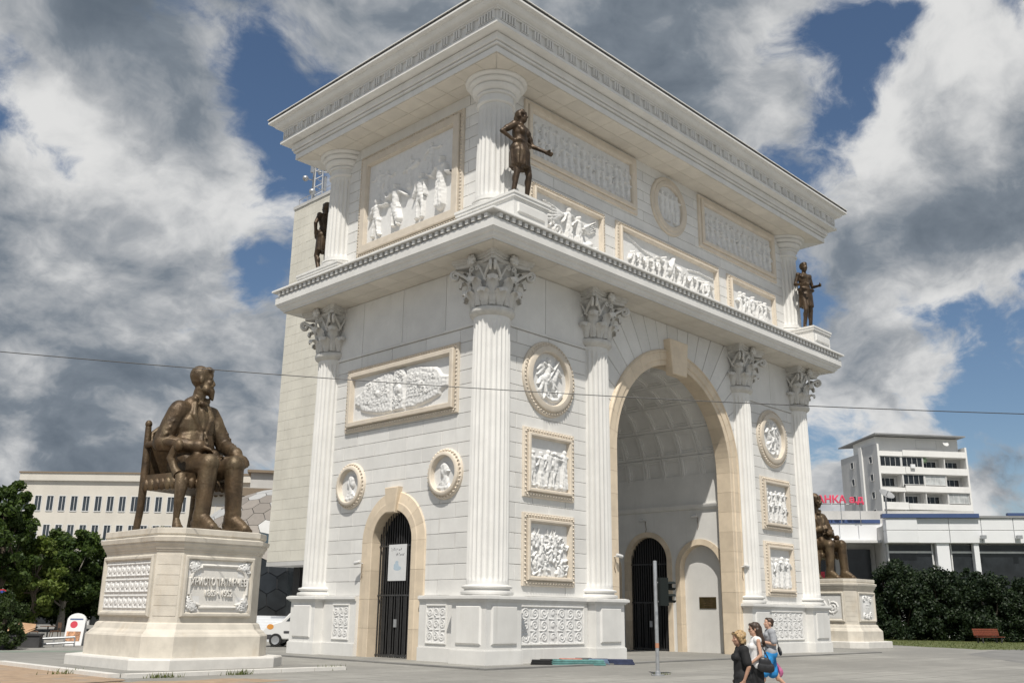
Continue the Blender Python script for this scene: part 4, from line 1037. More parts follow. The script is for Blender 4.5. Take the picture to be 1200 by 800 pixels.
g = G(); g.add([(-4, -14, 5.4), (BL+4, -14, 5.4), (BL+4, 0, 8.5), (-4, 0, 8.5), (-4, -14, 5.0), (BL+4, -14, 5.0), (BL+4, 0, 8.1), (-4, 0, 8.1)], [(0, 1, 2, 3), (7, 6, 5, 4), (0, 4, 5, 1), (1, 5, 6, 2), (3, 7, 4, 0)])
obj('podium_roof', g, M_ROOFG, ob, M=BM)
obj('podium_wall', G().box(-3.5, BL+3.5, -13, 0, 0, 5.1), M_SHOP_DOMESHADE, ob, M=BM)
for k in range(14): obj('podium_post', G().box(-3.2+k*3.2, -2.9+k*3.2, -13.3, -13.02, 0, 5.0), M_FRAMEW, ob, M=BM)
for k in range(3): obj('podium_rail', G().box(-3.5, BL+3.5, -13.2, -13.03, 1.3+1.5*k, 1.42+1.5*k), M_FRAMEW, ob, M=BM)
# ---- low block with a dark roof edge beside the tower
BM2, BL2 = bframe((31.0, 76.5), (43.0, 68.0)); lb = thing('low_block', 'low block with dark brown roof edge and small windows behind the faceted dome', 'building', (31, 76.5, 0))
obj('wall', G().box(0, BL2, 0, 12, 0, 14.2), M_CREAM, lb, M=BM2); obj('roof_edge', G().box(-.6, BL2+.6, -.8, 12.5, 14.2, 15.1), M_BROWNR, lb, M=BM2); obj('roof_house', G().box(4.2, 9.5, 2, 8, 15.1, 17.2), M_CONC, lb, M=BM2); obj('roof_slab', G().box(3.8, 9.9, 1.5, 8.4, 17.2, 17.5), M_BROWNR, lb, M=BM2)
for k in range(9): window(BM2, .7+1.5*k, 1.7+1.5*k, 12.2, 13.2, lb, .05, .08, 0)
# ---- faceted dome
import bmesh
M_FAC = [mat('white_facet', (.42, .42, .41), .45, rnd=.10), mat('taupe_facet', (.24, .215, .19), .5, rnd=.12), mat('glass_facet', (.06, .085, .10), .10, rnd=.2, spec=.9)]
M_DJ = mat('facet_joint', (.06, .06, .065), .6)
dc = Vector((29.0, 57.0, 2.6)); dr = 10.6
dome = thing('faceted_dome', 'dome of white, taupe and glass facets between the left pedestal and the tower', 'building', (dc.x, dc.y, 0))
bm = bmesh.new(); bmesh.ops.create_icosphere(bm, subdivisions=4, radius=1.0); bm.verts.ensure_lookup_table(); rg = random.Random(2)
g = G()
g.lathe([(dr*.985*math.cos(R(a)), dr*.985*math.sin(R(a))) for a in range(-14, 91, 6)], 48, Matrix.Translation(dc)); obj('shell', g, M_DJ, dome, 180)
tocam = (CAM_POS-dc).normalized()
for v in bm.verts:
    if v.co.z < -.2 or v.co.dot(tocam) < .05: continue
    cs = [f.calc_center_median() for f in v.link_faces]; nrm = v.co.normalized(); a = nrm.orthogonal().normalized(); b = nrm.cross(a)
    cs.sort(key=lambda p: math.atan2(p.dot(b), p.dot(a)))
    c0 = sum(cs, Vector())/len(cs); pts = [dc+(c0+(p-c0)*.965).normalized()*dr for p in cs]; inn = [dc+(c0+(p-c0)*.965).normalized()*(dr-.15) for p in cs]; k = len(pts)
    lat = nrm.z; mt = M_SHOP_DOMESHADE if lat < .30 else (M_FAC[2] if .42 < lat < .54 else (M_FAC[0] if rg.random() < .45 else M_FAC[1]))  # lowest facets get dark glass: shade of tower and trees put into their colour
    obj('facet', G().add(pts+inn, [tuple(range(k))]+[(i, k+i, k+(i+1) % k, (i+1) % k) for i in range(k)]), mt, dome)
bm.free()
# ---- windowless tower behind the arch
tw = thing('clad_tower', 'windowless cream clad tower block behind the left side of the arch', 'building', (20, 22, 0)); TX, TY0, TY1, TZ0, TZ1 = 8.95, 15.2, 28.3, 4.55, 27.75
obj('body', G().box(TX+.06, 32, TY0, TY1, TZ0, TZ1), M_CLADJ, tw); obj('roof_edge', G().box(TX-.05, 32.2, TY0-.1, TY1+.06, TZ1, TZ1+.22), M_CONC, tw)
g = G(); pw, ph = .42, .62; rg = random.Random(3)
for i in range(int((TY1-17.0)/pw)):
    for j in range(int((TZ1-TZ0)/ph)+1):
        y1 = TY1-pw*i; z0 = TZ0+ph*j; z1 = min(z0+ph, TZ1)
        if z1-z0 < .1: continue
        w_ = .05+rg.uniform(-.004, .004); k = len(g.v); X_ = TX+.06
        g.v += [(X_, y1-pw+.006, z0+.006), (X_, y1-.006, z0+.006), (X_, y1-.006, z1-.006), (X_, y1-pw+.006, z1-.006)]+[(X_-w_, y1-pw+.006, z0+.006), (X_-w_, y1-.006, z0+.006), (X_-w_, y1-.006, z1-.006), (X_-w_, y1-pw+.006, z1-.006)]
        g.f += [tuple(k+q for q in f) for f in ((4, 7, 6, 5), (0, 4, 5, 1), (1, 5, 6, 2), (2, 6, 7, 3), (3, 7, 4, 0))]
obj('cladding_tiles', g, M_CLAD, tw, kind='stuff')
obj('soffit', G().box(TX, 32, TY0, TY1, TZ0-.25, TZ0-.01), M_CONC, tw)
obj('shopfront', G().box(14.5, 31, TY0+2, TY1+6, 0.0, TZ0-.25), M_SHOP_DOMESHADE, tw)
for k in range(6): obj('glazing_bar', G().box(14.38, 14.48, TY0+2.2+2.6*k, TY0+2.3+2.6*k, 0, TZ0-.25), M_GREY, tw)
for k in range(2): obj('pillar', G().box(10.6, 11.3, 18.5+8.6*k, 19.2+8.6*k, 0, TZ0-.25), M_DARK, tw)
# antenna mast on its roof
AX, AY = 10.15, 27.8
am = thing('antenna_mast', 'lattice antenna mast with small dishes on the tower roof', 'antenna', (AX, AY, TZ1+.2)); B0 = TZ1+.22
g = G()
for dx, dy in ((-.35, -.35), (.35, -.35), (0, .4)): g.tube([(AX+dx, AY+dy, B0), (AX+dx*.8, AY+dy*.8, B0+3.6)], .055, 6)
for k in range(6):
    z = B0+.3+.6*k; P_ = [(AX-.33, AY-.33, z), (AX+.33, AY-.33, z), (AX, AY+.35, z)]
    for a in range(3): g.tube([P_[a], (P_[(a+1) % 3][0], P_[(a+1) % 3][1], z+.55)], .03, 5)
obj('mast', g, M_GREY, am)
for x, y, z, r in ((AX+.9, AY-.7, B0+2.9, .24), (AX-.6, AY-.6, B0+1.0, .22), (AX-.7, AY+.2, B0+2.2, .2)):
    g = G().lathe([(r, 0), (r, .10), (r*.8, .2), (.05, .28)], 20, Matrix.Translation((x, y, z)) @ Matrix.Rotation(R(-90), 4, 'Y') @ Matrix.Rotation(R(35), 4, 'X')); g.tube([(x, y, z), (AX, AY, z)], .035, 6)
    obj('dish', g, M_GREY, am, 40)
for x, y, z in ((AX+.6, AY-.2, B0+1.6), (AX-.5, AY-.2, B0+2.6), (AX+.5, AY+.4, B0+3.0)): obj('antenna_panel', G().box(x-.09, x+.09, y-.07, y+.07, z, z+1.1), M_GREY, am)
g = G(); [g.tube([(TX+.2, y, TZ1+.2), (TX+.2, y, TZ1+.75)], .02, 5) for y in np.linspace(TY1-8, TY1-.2, 9)]; g.tube([(TX+.2, TY1-8, TZ1+.75), (TX+.2, TY1-.2, TZ1+.75)], .025, 5); obj('roof_rail', g, M_GREY, tw)
# white steps under the tower
st = thing('white_steps', 'flight of white steps under the tower, left of the arch', 'steps', (12, 24, 0))
for k in range(9): obj('step', G().box(8.0+.30*k, 14.3, 20.2, 40, .155*k-.05, .155*(k+1)-.02), M_WPANEL, st)
# ---- white commercial building with blue trim behind the hedge
CM, CL = bframe((77.3, 18.9), (90.5, 1.0)); cb = thing('commercial_building', 'white panelled commercial building with blue trim behind the hedge', 'building', (77.3, 18.9, 0)); ZT, ZB = 11.9, 9.35
obj('body', G().box(0, CL, .8, 18, 0, 11.2), M_CONC, cb, M=CM)
up = CL/7
for k in range(7):
    sh_ = -.5 if k in (0,) else 0
    for a, b in ((ZB, (ZB+ZT)/2-.02), ((ZB+ZT)/2+.02, ZT)): obj('fascia_panel', G().slab([(up*k+.02, a), (up*(k+1)-.02, a), (up*(k+1)-.02, b), (up*k+.02, b)], -.8, .35+sh_*-.5, .03, CM @ Matrix(((1, 0, 0, 0), (0, 0, -1, 0), (0, 1, 0, 0), (0, 0, 0, 1)))), M_WPANEL, cb)
obj('blue_edge', G().box(-.3, CL*.42, -.75, .2, ZT+.01, ZT+.42), M_BLUE, cb, M=CM); obj('blue_edge', G().box(CL*.42, CL+.2, -.5, .2, ZT+.01, ZT+.22), M_ROOFG, cb, M=CM); obj('blue_edge', G().box(CL*.55, CL*.78, -.52, .0, ZT+.225, ZT+.5), M_BLUE, cb, M=CM)
for a, b in ((.3, 4.6), (6.6, 8.6), (9.2, 14.2), (14.9, 17.2), (18.3, 21.8)):
    obj('shop_window', G().box(a, b, .55, .78, 4.6, 9.2), M_SHOP_DOMESHADE, cb, M=CM)
    g = G(); g.box(a, b, .45, .54, 8.35, 8.55); g.box(a-.12, a, .42, .78, 4.5, 9.3); g.box(b, b+.12, .42, .78, 4.5, 9.3); obj('window_frame', g, M_FRAMEW, cb, M=CM)
for u in (5.6, 8.9, 14.5, 17.7): obj('pier', G().box(u-.62 if u < 8 else u-.25, u+.62 if u < 8 else u+.25, -.15, .8, 3.2, ZB-.01), M_WPANEL, cb, M=CM)
obj('terrace_wall', G().box(-12, CL+6, -2.4, -2.0, 0, 4.5), M_WPANEL, cb, M=CM); obj('terrace_floor', G().box(-12, CL+6, -2.0, .8, 0, 4.0), M_CONC, cb, M=CM)
for k, u in enumerate((13.0, 9.5)): obj('flood_lamp', G().box(u-.25, u+.25, -1.0, -.5, 9.75, 10.1), M_GREY, cb, M=CM)
# set-back left wing
obj('wing_wall', G().box(-14, -.05, 5.2, 16, 0, 12.0), M_CONC, cb, M=CM); obj('wing_fascia', G().box(-14, .6, 3.6, 5.1, 9.6, 11.7), M_WPANEL, cb, M=CM); obj('wing_canopy', G().box(-14, .3, 1.6, 3.6, 9.5, 9.75), M_FRAMEW, cb, M=CM)
obj('blue_edge', G().box(-14, .4, 3.5, 5.15, 11.71, 12.1), M_BLUE, cb, M=CM); obj('roof_parapet', G().box(-13, 12, 9, 9.6, 12.0, 13.6), M_CONC, cb, M=CM)
for a, b in ((-12, -8.6), (-7.9, -4.4), (-3.6, -.6)): obj('shop_window', G().box(a, b, 5.0, 5.19, 4.3, 9.0), M_SHOP_DOMESHADE, cb, M=CM)
obj('display_banner', G().box(-7.2, -5.6, 4.93, 4.98, 4.6, 6.6), M_RED, cb, M=CM)
iv = shrub('strip of ivy hanging over the white terrace wall behind the hedge', 78.5, 15.0, 1.3, 1.2, M_LEAF, 33, 30, 150, .2, 'ivy', cat='ivy'); iv.matrix_basis = CM @ Matrix.Translation((-3.0, -2.5, 4.1)) @ Matrix.Diagonal((5.5, .6, .55, 1))
for ch in iv.children: ch.matrix_parent_inverse = Matrix(); ch.matrix_basis = Matrix()
iv = shrub('ivy hanging over the terrace wall at the right edge', 80.5, 12.0, 1.3, 1.2, M_LEAF, 34, 40, 170, .2, 'ivy', cat='ivy'); iv.matrix_basis = CM @ Matrix.Translation((16.5, -2.5, 4.0)) @ Matrix.Diagonal((4.6, .6, .9, 1))
for ch in iv.children: ch.matrix_parent_inverse = Matrix(); ch.matrix_basis = Matrix()
# roof lettering and satellite dish
sg_ = thing('roof_sign', 'pink-red roof letters behind the head of the right statue', 'sign', (80, 22, 12)); RM, _l = bframe((78.35, 21.43), (84.25, 13.43)); RM = RM @ Matrix.Translation((0, 0, 13.78))
# ================================================================== FIGURES
def voxelize(name, g, voxel, mt, smooth=4, disp=None, sub=False):
    """fuse overlapping closed volumes into one continuous skin"""
    me = bpy.data.meshes.new(name); me.from_pydata(g.v, [], g.f); o = bpy.data.objects.new(name, me); COL.objects.link(o)
    m_ = o.modifiers.new('r', 'REMESH'); m_.mode = 'VOXEL'; m_.voxel_size = voxel; m_.use_smooth_shade = True
    s_ = o.modifiers.new('s', 'SMOOTH'); s_.factor = .5; s_.iterations = smooth
    dg = bpy.context.evaluated_depsgraph_get(); dg.update()
    out = bpy.data.meshes.new_from_object(o.evaluated_get(dg)); out.name = name
    bpy.data.objects.remove(o); bpy.data.meshes.remove(me)
    if disp:
        n = len(out.vertices); co = np.empty(n*3); no = np.empty(n*3); out.vertices.foreach_get('co', co); out.vertices.foreach_get('normal', no)
        co = co.reshape(-1, 3); no = no.reshape(-1, 3); d = disp(co); out.vertices.foreach_set('co', (co+no*d[:, None]).ravel())
    out.materials.clear(); out.materials.append(mt); out.polygons.foreach_set('use_smooth', [True]*len(out.polygons)); out.update()
    return out
def hand(g, wr, d, palm, side, curl=.5, s=1.0):
    """palm, four unequal bent fingers and a thumb leaving the side of the palm; side=+1 puts the thumb on +(d x palm)"""
    wr, d, palm = Vector(wr), Vector(d).normalized(), Vector(palm).normalized(); sd_ = d.cross(palm).normalized()*side
    for k in (-.028, -.009, .009, .028): g.cap(wr+sd_*k*.7*s, wr+d*.088*s+sd_*k*s, .017*s, .0145*s, 10)
    for k, L in ((-.032, .060), (-.0105, .074), (.0105, .078), (.032, .070)):
        a = wr+d*.09*s+sd_*k*s; b = a+(d*math.cos(curl*.7)+palm*math.sin(curl*.7))*L*.52*s; c = b+(d*math.cos(curl*1.8)+palm*math.sin(curl*1.8))*L*.5*s
        g.cap(a, b, .0105*s, .0095*s, 8); g.cap(b, c, .0095*s, .008*s, 8)
    a = wr+d*.03*s+sd_*.032*s; b = a+(d*.65+sd_*.6+palm*.35).normalized()*.042*s; c = b+(d*.9+sd_*.15+palm*.45).normalized()*.036*s
    g.cap(a, b, .014*s, .0115*s, 8); g.cap(b, c, .0115*s, .009*s, 8)
def head(g, c, yaw=0., pitch=0., s=1.0, nod=0., female=False):
    """face looks along -Y before turning; returns the transform"""
    M = Matrix.Translation(c) @ Matrix.Rotation(yaw, 4, 'Z') @ Matrix.Rotation(pitch, 4, 'X') @ Matrix.Scale(s, 4)
    h = G()
    h.ell((0, .018, .035), (.075, .096, .098)); h.ell((0, -.030, -.04), (.060, .072, .078)); h.ell((0, -.062, -.092), (.030, .030, .022)); h.ell((0, .0, -.07), (.052, .06, .04))
    h.cap((-.038, -.076, .033), (.038, -.076, .033), .0165, .0165); h.ell((0, -.068, .062), (.055, .03, .04))
    h.cap((0, -.090, .030), (0, -.112, -.015), .009, .015); h.ell((-.011, -.102, -.018), (.010, .012, .009)); h.ell((.011, -.102, -.018), (.010, .012, .009))
    for sg in (-1, 1):
        h.ell((sg*.040, -.066, -.012), (.024, .026, .022)); h.ell((sg*.031, -.080, .012), (.0155, .011, .010)); h.ell((sg*.077, .012, .002), (.012, .022, .034))
    h.cap((-.022, -.092, -.050), (.022, -.092, -.050), .0085, .0085); h.cap((-.018, -.090, -.062), (.018, -.090, -.062), .009, .009)
    g.add(h.v, h.f, M)
    return M
def add_at(g, M, fn):
    h = G(); fn(h); g.add(h.v, h.f, M)
def wrinkle(amp, fr, seed=0., zmax=9., zmin=-9., st=(1, 1, 1)):
    def f(co):
        out = np.zeros(len(co))
        for i, p in enumerate(co):
            if zmin < p[2] < zmax:
                v = Vector((p[0]*st[0], p[1]*st[1], p[2]*st[2]+seed))*fr
                out[i] = amp*(1-2*abs(noise.noise(v)))-amp*.3
        return out
    return f
# ---------------------------------------------------------------- seated bronze men in armchairs
def seated_man(kind):
    g = G()
    g.cap((-.09, .06, .57), (.09, .06, .57), .15, .15); g.ell((0, .06, .74), (.235, .165, .26)); g.ell((0, .075, .95), (.24, .15, .22)); g.cap((-.195, .075, 1.075), (.195, .075, 1.075), .094, .094)
    g.cap((-.06, .07, 1.13), (.06, .07, 1.13), .09, .09); g.cap((0, .06, 1.12), (0, .035, 1.27), .068, .062)
    yaw = R(52) if kind == 0 else R(14)
    HM = head(g, (0, .015, 1.365), yaw, R(2), 1.04)
    def extras(h):
        if kind == 0:
            h.ell((0, .028, .055), (.082, .098, .088)); h.ell((0, -.045, .108), (.066, .045, .03)); h.cap((-.05, -.06, .1), (.055, -.075, .118), .022, .026)
            h.cap((-.040, -.098, -.040), (.040, -.098, -.040), .012, .012); h.cap((0, -.088, -.085), (0, -.112, -.150), .042, .014); h.cap((-.045, -.045, -.075), (.045, -.045, -.075), .035, .035)
        else:
            h.ell((0, .035, .045), (.094, .105, .10)); h.ell((0, .06, -.03), (.088, .06, .07)); h.cap((-.088, .0, .06), (-.085, .03, -.05), .025, .02); h.cap((.088, .0, .06), (.085, .03, -.05), .025, .02)
            h.cap((-.035, -.098, -.040), (.035, -.098, -.040), .012, .012)
    add_at(g, HM, extras)
    kn = {-1: (-.12, -.345, .565), 1: (.14, -.40, .575)}; an = {-1: (-.13, -.325, .12), 1: (.165, -.415, .12)}
    for sg in (-1, 1):
        k, a = Vector(kn[sg]), Vector(an[sg])
        g.cap((sg*.10, .02, .56), k, .120, .094); g.cap(k, a, .090, .072); g.cap(a+Vector((0, 0, .05)), a+Vector((0, .01, -.005)), .076, .082)
        g.ell(k+Vector((0, -.01, .005)), (.092, .088, .09))
        f = Vector((sg*.04, -1, 0)).normalized(); hl = a+Vector((0, .055, -.075)); tp = hl+f*.22+Vector((0, 0, -.012))
        g.cap(hl+Vector((0, 0, .02)), tp, .062, .052, flat=((0, 0, 1), .75)); g.cap(a+Vector((0, -.03, -.03)), hl+f*.18, .066, .055); g.box(hl.x-.064, hl.x+.064, tp.y-.055, hl.y+.07, 0.0, .026)
        for q in range(4): g.cap(Vector((sg*.03, -.05-.09*q, .66)), Vector((sg*.17, -.09-.09*q, .63)), .012, .008)
    # jacket: skirts over the lap, lapels, collar, buttons
    g.ell((0, .0, .63), (.235, .19, .12)); g.cap((-.10, -.14, .68), (-.15, -.20, .62), .055, .04); g.cap((.10, -.14, .68), (.17, -.18, .62), .055, .04)
    for sg in (-1, 1):
        g.cap((sg*.07, .0, 1.165), (sg*.105, -.044, 1.03), .022, .028); g.cap((sg*.105, -.044, 1.03), (sg*.015, -.076, .86), .030, .016); g.cap((sg*.02, -.088, .88), (sg*.05, -.135, .66), .014, .018)
        g.cap((sg*.075, .0, 1.19), (sg*.05, .10, 1.20), .03, .03)
    g.cap((0, -.022, 1.12), (0, -.068, .92), .022, .022); g.cap((-.02, -.04, 1.15), (.02, -.04, 1.15), .026, .026)
    for z in (.83, .77, .71): g.ell((.012, -.122-(.83-z)*.15, z), (.013, .012, .013), 8, 6)
    # arms
    if kind == 0:
        arms = {-1: ((-.215, .075, 1.05), (-.325, .13, .765), (-.115, -.175, .735)), 1: ((.215, .075, 1.05), (.32, -.03, .80), (.235, -.30, .70))}
    else:
        arms = {-1: ((-.215, .075, 1.05), (-.32, .03, .78), (-.13, -.16, .86)), 1: ((.215, .075, 1.05), (.32, .0, .79), (.10, -.17, .80))}
    for sg, (sh, e_, w_) in arms.items():
        sh, e_, w_ = Vector(sh), Vector(e_), Vector(w_)
        g.cap(sh, e_, .094, .076); g.cap(e_, w_, .076, .056); g.cap(w_-(w_-e_).normalized()*.03, w_, .064, .064)
        d = (w_-e_).normalized(); hd = d if kind else (Vector((.55, -.75, -.30)) if sg < 0 else Vector((.0, -.9, -.35)))
        hand(g, w_+d*.02, hd, Vector((.1*sg, -.15, -1)) if not kind else Vector((0, .7, -.4)), 1 if sg < 0 else -1, .75, 1.12)
        for q in range(4): t = .2+.2*q; p = sh.lerp(e_, t); g.cap(p+Vector((sg*.03, -.08, .02)), p+Vector((sg*.09, .0, -.05)), .012, .008)
        for q in range(3): t = .15+.22*q; p = e_.lerp(w_, t); g.cap(p+Vector((0, -.05, .05)), p+Vector((sg*.05, .02, .03)), .011, .007)
    f1 = wrinkle(.006, 8, 2., 1.10, .14, (1, 1, .5))
    return voxelize('figure', g, .0095, M_BRONZE, 2, f1)
def armchair(root, S):
    def P(name, g, parent, sm=40): return obj(name, g, M_BRONZE, parent, sm, M=S)
    g = G(); g.box(-.33, .33, -.24, .33, .42, .49); g.box(-.30, .30, -.26, .30, .36, .42)
    for i in range(9): g.ell((-.30+.075*i, -.255, .40), (.035, .03, .05), 8, 6)
    for sg in (-1, 1):
        for i in range(7): g.ell((sg*.325, -.2+.08*i, .40), (.03, .04, .055), 8, 6)
    ch = P('chair_seat', g, root)
    g = G(); g.slab([(-.29, .46), (.29, .46), (.29, .88), (.2, .95), (0, .98), (-.2, .95), (-.29, .88)], -.02, .02, .01, Matrix.Translation((0, .335, 0)) @ Matrix(((1, 0, 0, 0), (0, 0, -1, 0), (0, 1, 0, 0), (0, 0, 0, 1))))
    P('chair_back', g, ch)
    for sg in (-1, 1):
        g = G(); g.tube([(sg*.31, .37, .0), (sg*.31, .34, .2), (sg*.31, .33, .45), (sg*.31, .345, .7), (sg*.31, .36, .93)], [.034, .036, .042, .036, .03], 10); g.ell((sg*.31, .36, .955), (.034, .034, .036), 10, 8)
        P('chair_leg', g, ch)
        g = G(); g.tube([(sg*.31, -.20, .46), (sg*.325, -.235, .36), (sg*.33, -.225, .22), (sg*.315, -.20, .10), (sg*.32, -.225, .03), (sg*.32, -.25, .0)], [.055, .06, .042, .030, .045, .05], 10)
        g.ell((sg*.335, -.25, .32), (.03, .025, .05), 8, 6)
        P('chair_leg', g, ch)
        g = G(); g.tube([(sg*.325, .33, .76), (sg*.33, .15, .775), (sg*.335, -.02, .755), (sg*.335, -.13, .735)], [.028, .033, .034, .03], 10); g.ell((sg*.335, -.15, .725), (.042, .05, .05), 10, 8)
        g.tube([(sg*.335, -.11, .72), (sg*.33, -.05, .62), (sg*.32, -.11, .52), (sg*.315, -.16, .47)], [.03, .04, .035, .045], 10)
        P('armrest', g, ch)
def seated_statue(label, loc, kind, sc, rz=0.):
    S = T(*loc, rz, sc) @ Matrix.Diagonal((.91, .93, 1, 1))
    root = thing('seated_statue', label, 'statue', loc)
    inst('figure', seated_man(kind), root, S); armchair(root, S)
    return root
# ---------------------------------------------------------------- people and standing statues
def lerp(a, b, t): return Vector(a).lerp(Vector(b), t)
class Pose:
    """joints of a standing or walking adult, 1.75 m tall, facing -Y; right side is -X"""
    def __init__(s, **kw):
        s.j = dict(pel=(0, 0, .96), waist=(0, .0, 1.10), chest=(0, .01, 1.30), neck=(0, .02, 1.46), head=(0, -.005, 1.615),
                   shR=(-.175, .02, 1.41), elR=(-.235, .04, 1.13), wrR=(-.235, -.06, .90), shL=(.175, .02, 1.41), elL=(.235, .04, 1.13), wrL=(.235, -.06, .90),
                   hpR=(-.09, 0, .93), knR=(-.10, -.02, .50), anR=(-.11, .03, .09), hpL=(.09, 0, .93), knL=(.10, -.02, .50), anL=(.11, .03, .09),
                   yaw=0., pitch=0., toeR=(-.15, -1, 0), toeL=(.15, -1, 0), fem=0.)
        s.j.update(kw)
    def __getattr__(s, k): return s.j[k] if k in ('yaw', 'pitch', 'fem') else Vector(s.j[k])
    def torso(s, g, inf=0., bust_=0.):
        f = s.fem
        g.cap(s.pel+Vector((-.075, .01, 0)), s.pel+Vector((.075, .01, 0)), .118+inf+.012*f, .118+inf+.012*f, flat=((0, 1, 0), .92))
        g.ell(s.waist, (.140-.02*f+inf, .105+inf, .16)); g.ell(s.chest, (.170-.02*f+inf, .115+inf, .19)); g.cap(s.pel+Vector((0, 0, .02)), s.chest, .12+inf, .135+inf, flat=((0, 1, 0), .85))
        g.cap(s.shR+Vector((.03, 0, .0)), s.shL-Vector((.03, 0, .0)), .062+inf, .062+inf); g.cap(s.chest, s.neck-Vector((0, 0, .03)), .13+inf, .07+inf, flat=((0, 1, 0), .8))
        if bust_ == 2: pass
        elif bust_:
            for sg in (-1, 1): g.ell(s.chest+Vector((sg*.075, -.085-inf, -.01)), (.07, .062, .07))
        else:
            for sg in (-1, 1): g.ell(s.chest+Vector((sg*.078, -.075-inf, .05)), (.085, .05, .06))
    def arm(s, g, sd_, inf=0., t1=1.0, k=1.0):
        sh, e_, w_ = getattr(s, 'sh'+sd_), getattr(s, 'el'+sd_), getattr(s, 'wr'+sd_)
        g.ell(sh, (.062*k+inf, .062*k+inf, .066*k+inf))
        if t1 <= .5: g.cap(sh, lerp(sh, e_, t1*2), .052*k+inf, .046*k+inf+.006)
        else:
            g.cap(sh, e_, .050*k+inf, .041*k+inf); g.cap(e_, lerp(e_, w_, t1*2-1), .043*k+inf, .029*k+inf)
    def leg(s, g, sd_, inf=0., t1=1.0, k=1.0, flare=0.):
        h, kn, a = getattr(s, 'hp'+sd_), getattr(s, 'kn'+sd_), getattr(s, 'an'+sd_)
        if t1 <= .5: g.cap(h, lerp(h, kn, t1*2), .088*k+inf, .068*k+inf+flare)
        else:
            g.cap(h, kn, .088*k+inf, .058*k+inf); b = lerp(kn, a, t1*2-1); g.cap(kn, b, .058*k+inf, .040*k+inf+flare)
            if inf == 0: g.ell(lerp(kn, a, .3)+Vector((0, .018, 0)), (.052*k, .055*k, .11))
    def foot(s, g, sd_, inf=0.):
        a = getattr(s, 'an'+sd_); d = Vector(s.j['toe'+sd_]).normalized()
        g.cap(a-d*.05+Vector((0, 0, -.045)), a+d*.16+Vector((0, 0, -.062))+Vector((0, 0, min(0, d.z)*.0)), .036+inf, .030+inf, flat=((0, 0, 1), .8)); g.cap(a, a+d*.07+Vector((0, 0, -.045)), .040+inf, .036+inf)
    def skin(s, hands=((0, .5), (0, .5)), bare=True):
        g = G(); s.torso(g, 0. if bare else -.012, 0 if bare else 2); g.cap(s.neck-Vector((0, 0, .05)), s.head-Vector((0, 0, .06)), .056-.006*s.fem, .052-.006*s.fem)
        HM = head(g, s.head, s.yaw, s.pitch, 1.0)
        for sd_, (tw, cu2) in zip('RL', hands):
            s.arm(g, sd_, k=1-.12*s.fem); s.leg(g, sd_); s.foot(g, sd_)
            e_, w_ = getattr(s, 'el'+sd_), getattr(s, 'wr'+sd_); d = (w_-e_).normalized()
            pn = Vector((1 if sd_ == 'R' else -1, tw, -.1)); pn = (pn-d*pn.dot(d)).normalized()
            hand(g, w_, d, pn, 1 if sd_ == 'R' else -1, cu2, 1.0-.08*s.fem)
        return g, HM
def bronze_person(label, loc, rz, sc, pose, extra, hands=((0, .5), (0, .5)), vox=.013, wr=None):
    root = thing('standing_statue', label, 'statue', loc)
    g, HM = pose.skin(hands); extra(g, HM, pose)
    inst('figure', voxelize('figure', g, vox, M_BRONZE2, 2, wr), root, T(*loc, rz, sc))
    return root
def skirt(g, p, z1, r1, hips=.15, lift=0.):
    n = 26; prof = [(.135, 1.06), (hips, .97), (hips+.02, .90), (r1, z1), (r1-.02, z1-.005), (.06, z1+.03)]
    g.lathe(prof, 40, Matrix.Translation((p.pel.x, p.pel.y, 0)) @ Matrix.Diagonal((1.12, .92, 1, 1)), rad=lambda r, a, z: r+(.012*math.sin(a*9)+.008*math.sin(a*17+1))*max(0, (1.0-z)/.3))
Z0 = 17.0
# woman with a headscarf, right hand on hip
ps = Pose(elR=(-.40, .12, 1.22), wrR=(-.20, -.03, 1.06), elL=(.25, -.08, 1.13), wrL=(.31, -.33, .97), knL=(.12, -.10, .50), anL=(.14, -.04, .09), head=(0, -.015, 1.615), pel=(-.02, 0, .96), yaw=R(18), fem=.3, hpR=(-.10, 0, .93), knR=(-.13, -.02, .50), anR=(-.17, .03, .09))
def ex(g, HM, p):
    p.torso(g, .020, True); skirt(g, p, .62, .178, .168); p.arm(g, 'R', .012, .3); p.arm(g, 'L', .012, .3); g.cap((-.13, -.03, 1.09), (.13, -.03, 1.09), .10, .10, flat=((0, 0, 1), .5))
    def hh(h): h.ell((0, .03, .05), (.088, .105, .10)); h.cap((-.08, -.05, .055), (.08, -.05, .055), .03, .03); h.ell((0, .09, -.02), (.06, .06, .09)); h.ell((0, .0, .13), (.05, .06, .035))
    add_at(g, HM, hh)
bronze_person('dark bronze statue of a woman in a short skirt, hand on hip', (.80, -.62, Z0), R(8), 2.22, ps, ex, ((0, .2), (0, .25)), wr=wrinkle(.008, 10, 1., 1.1, .58, (1, 1, .4)))
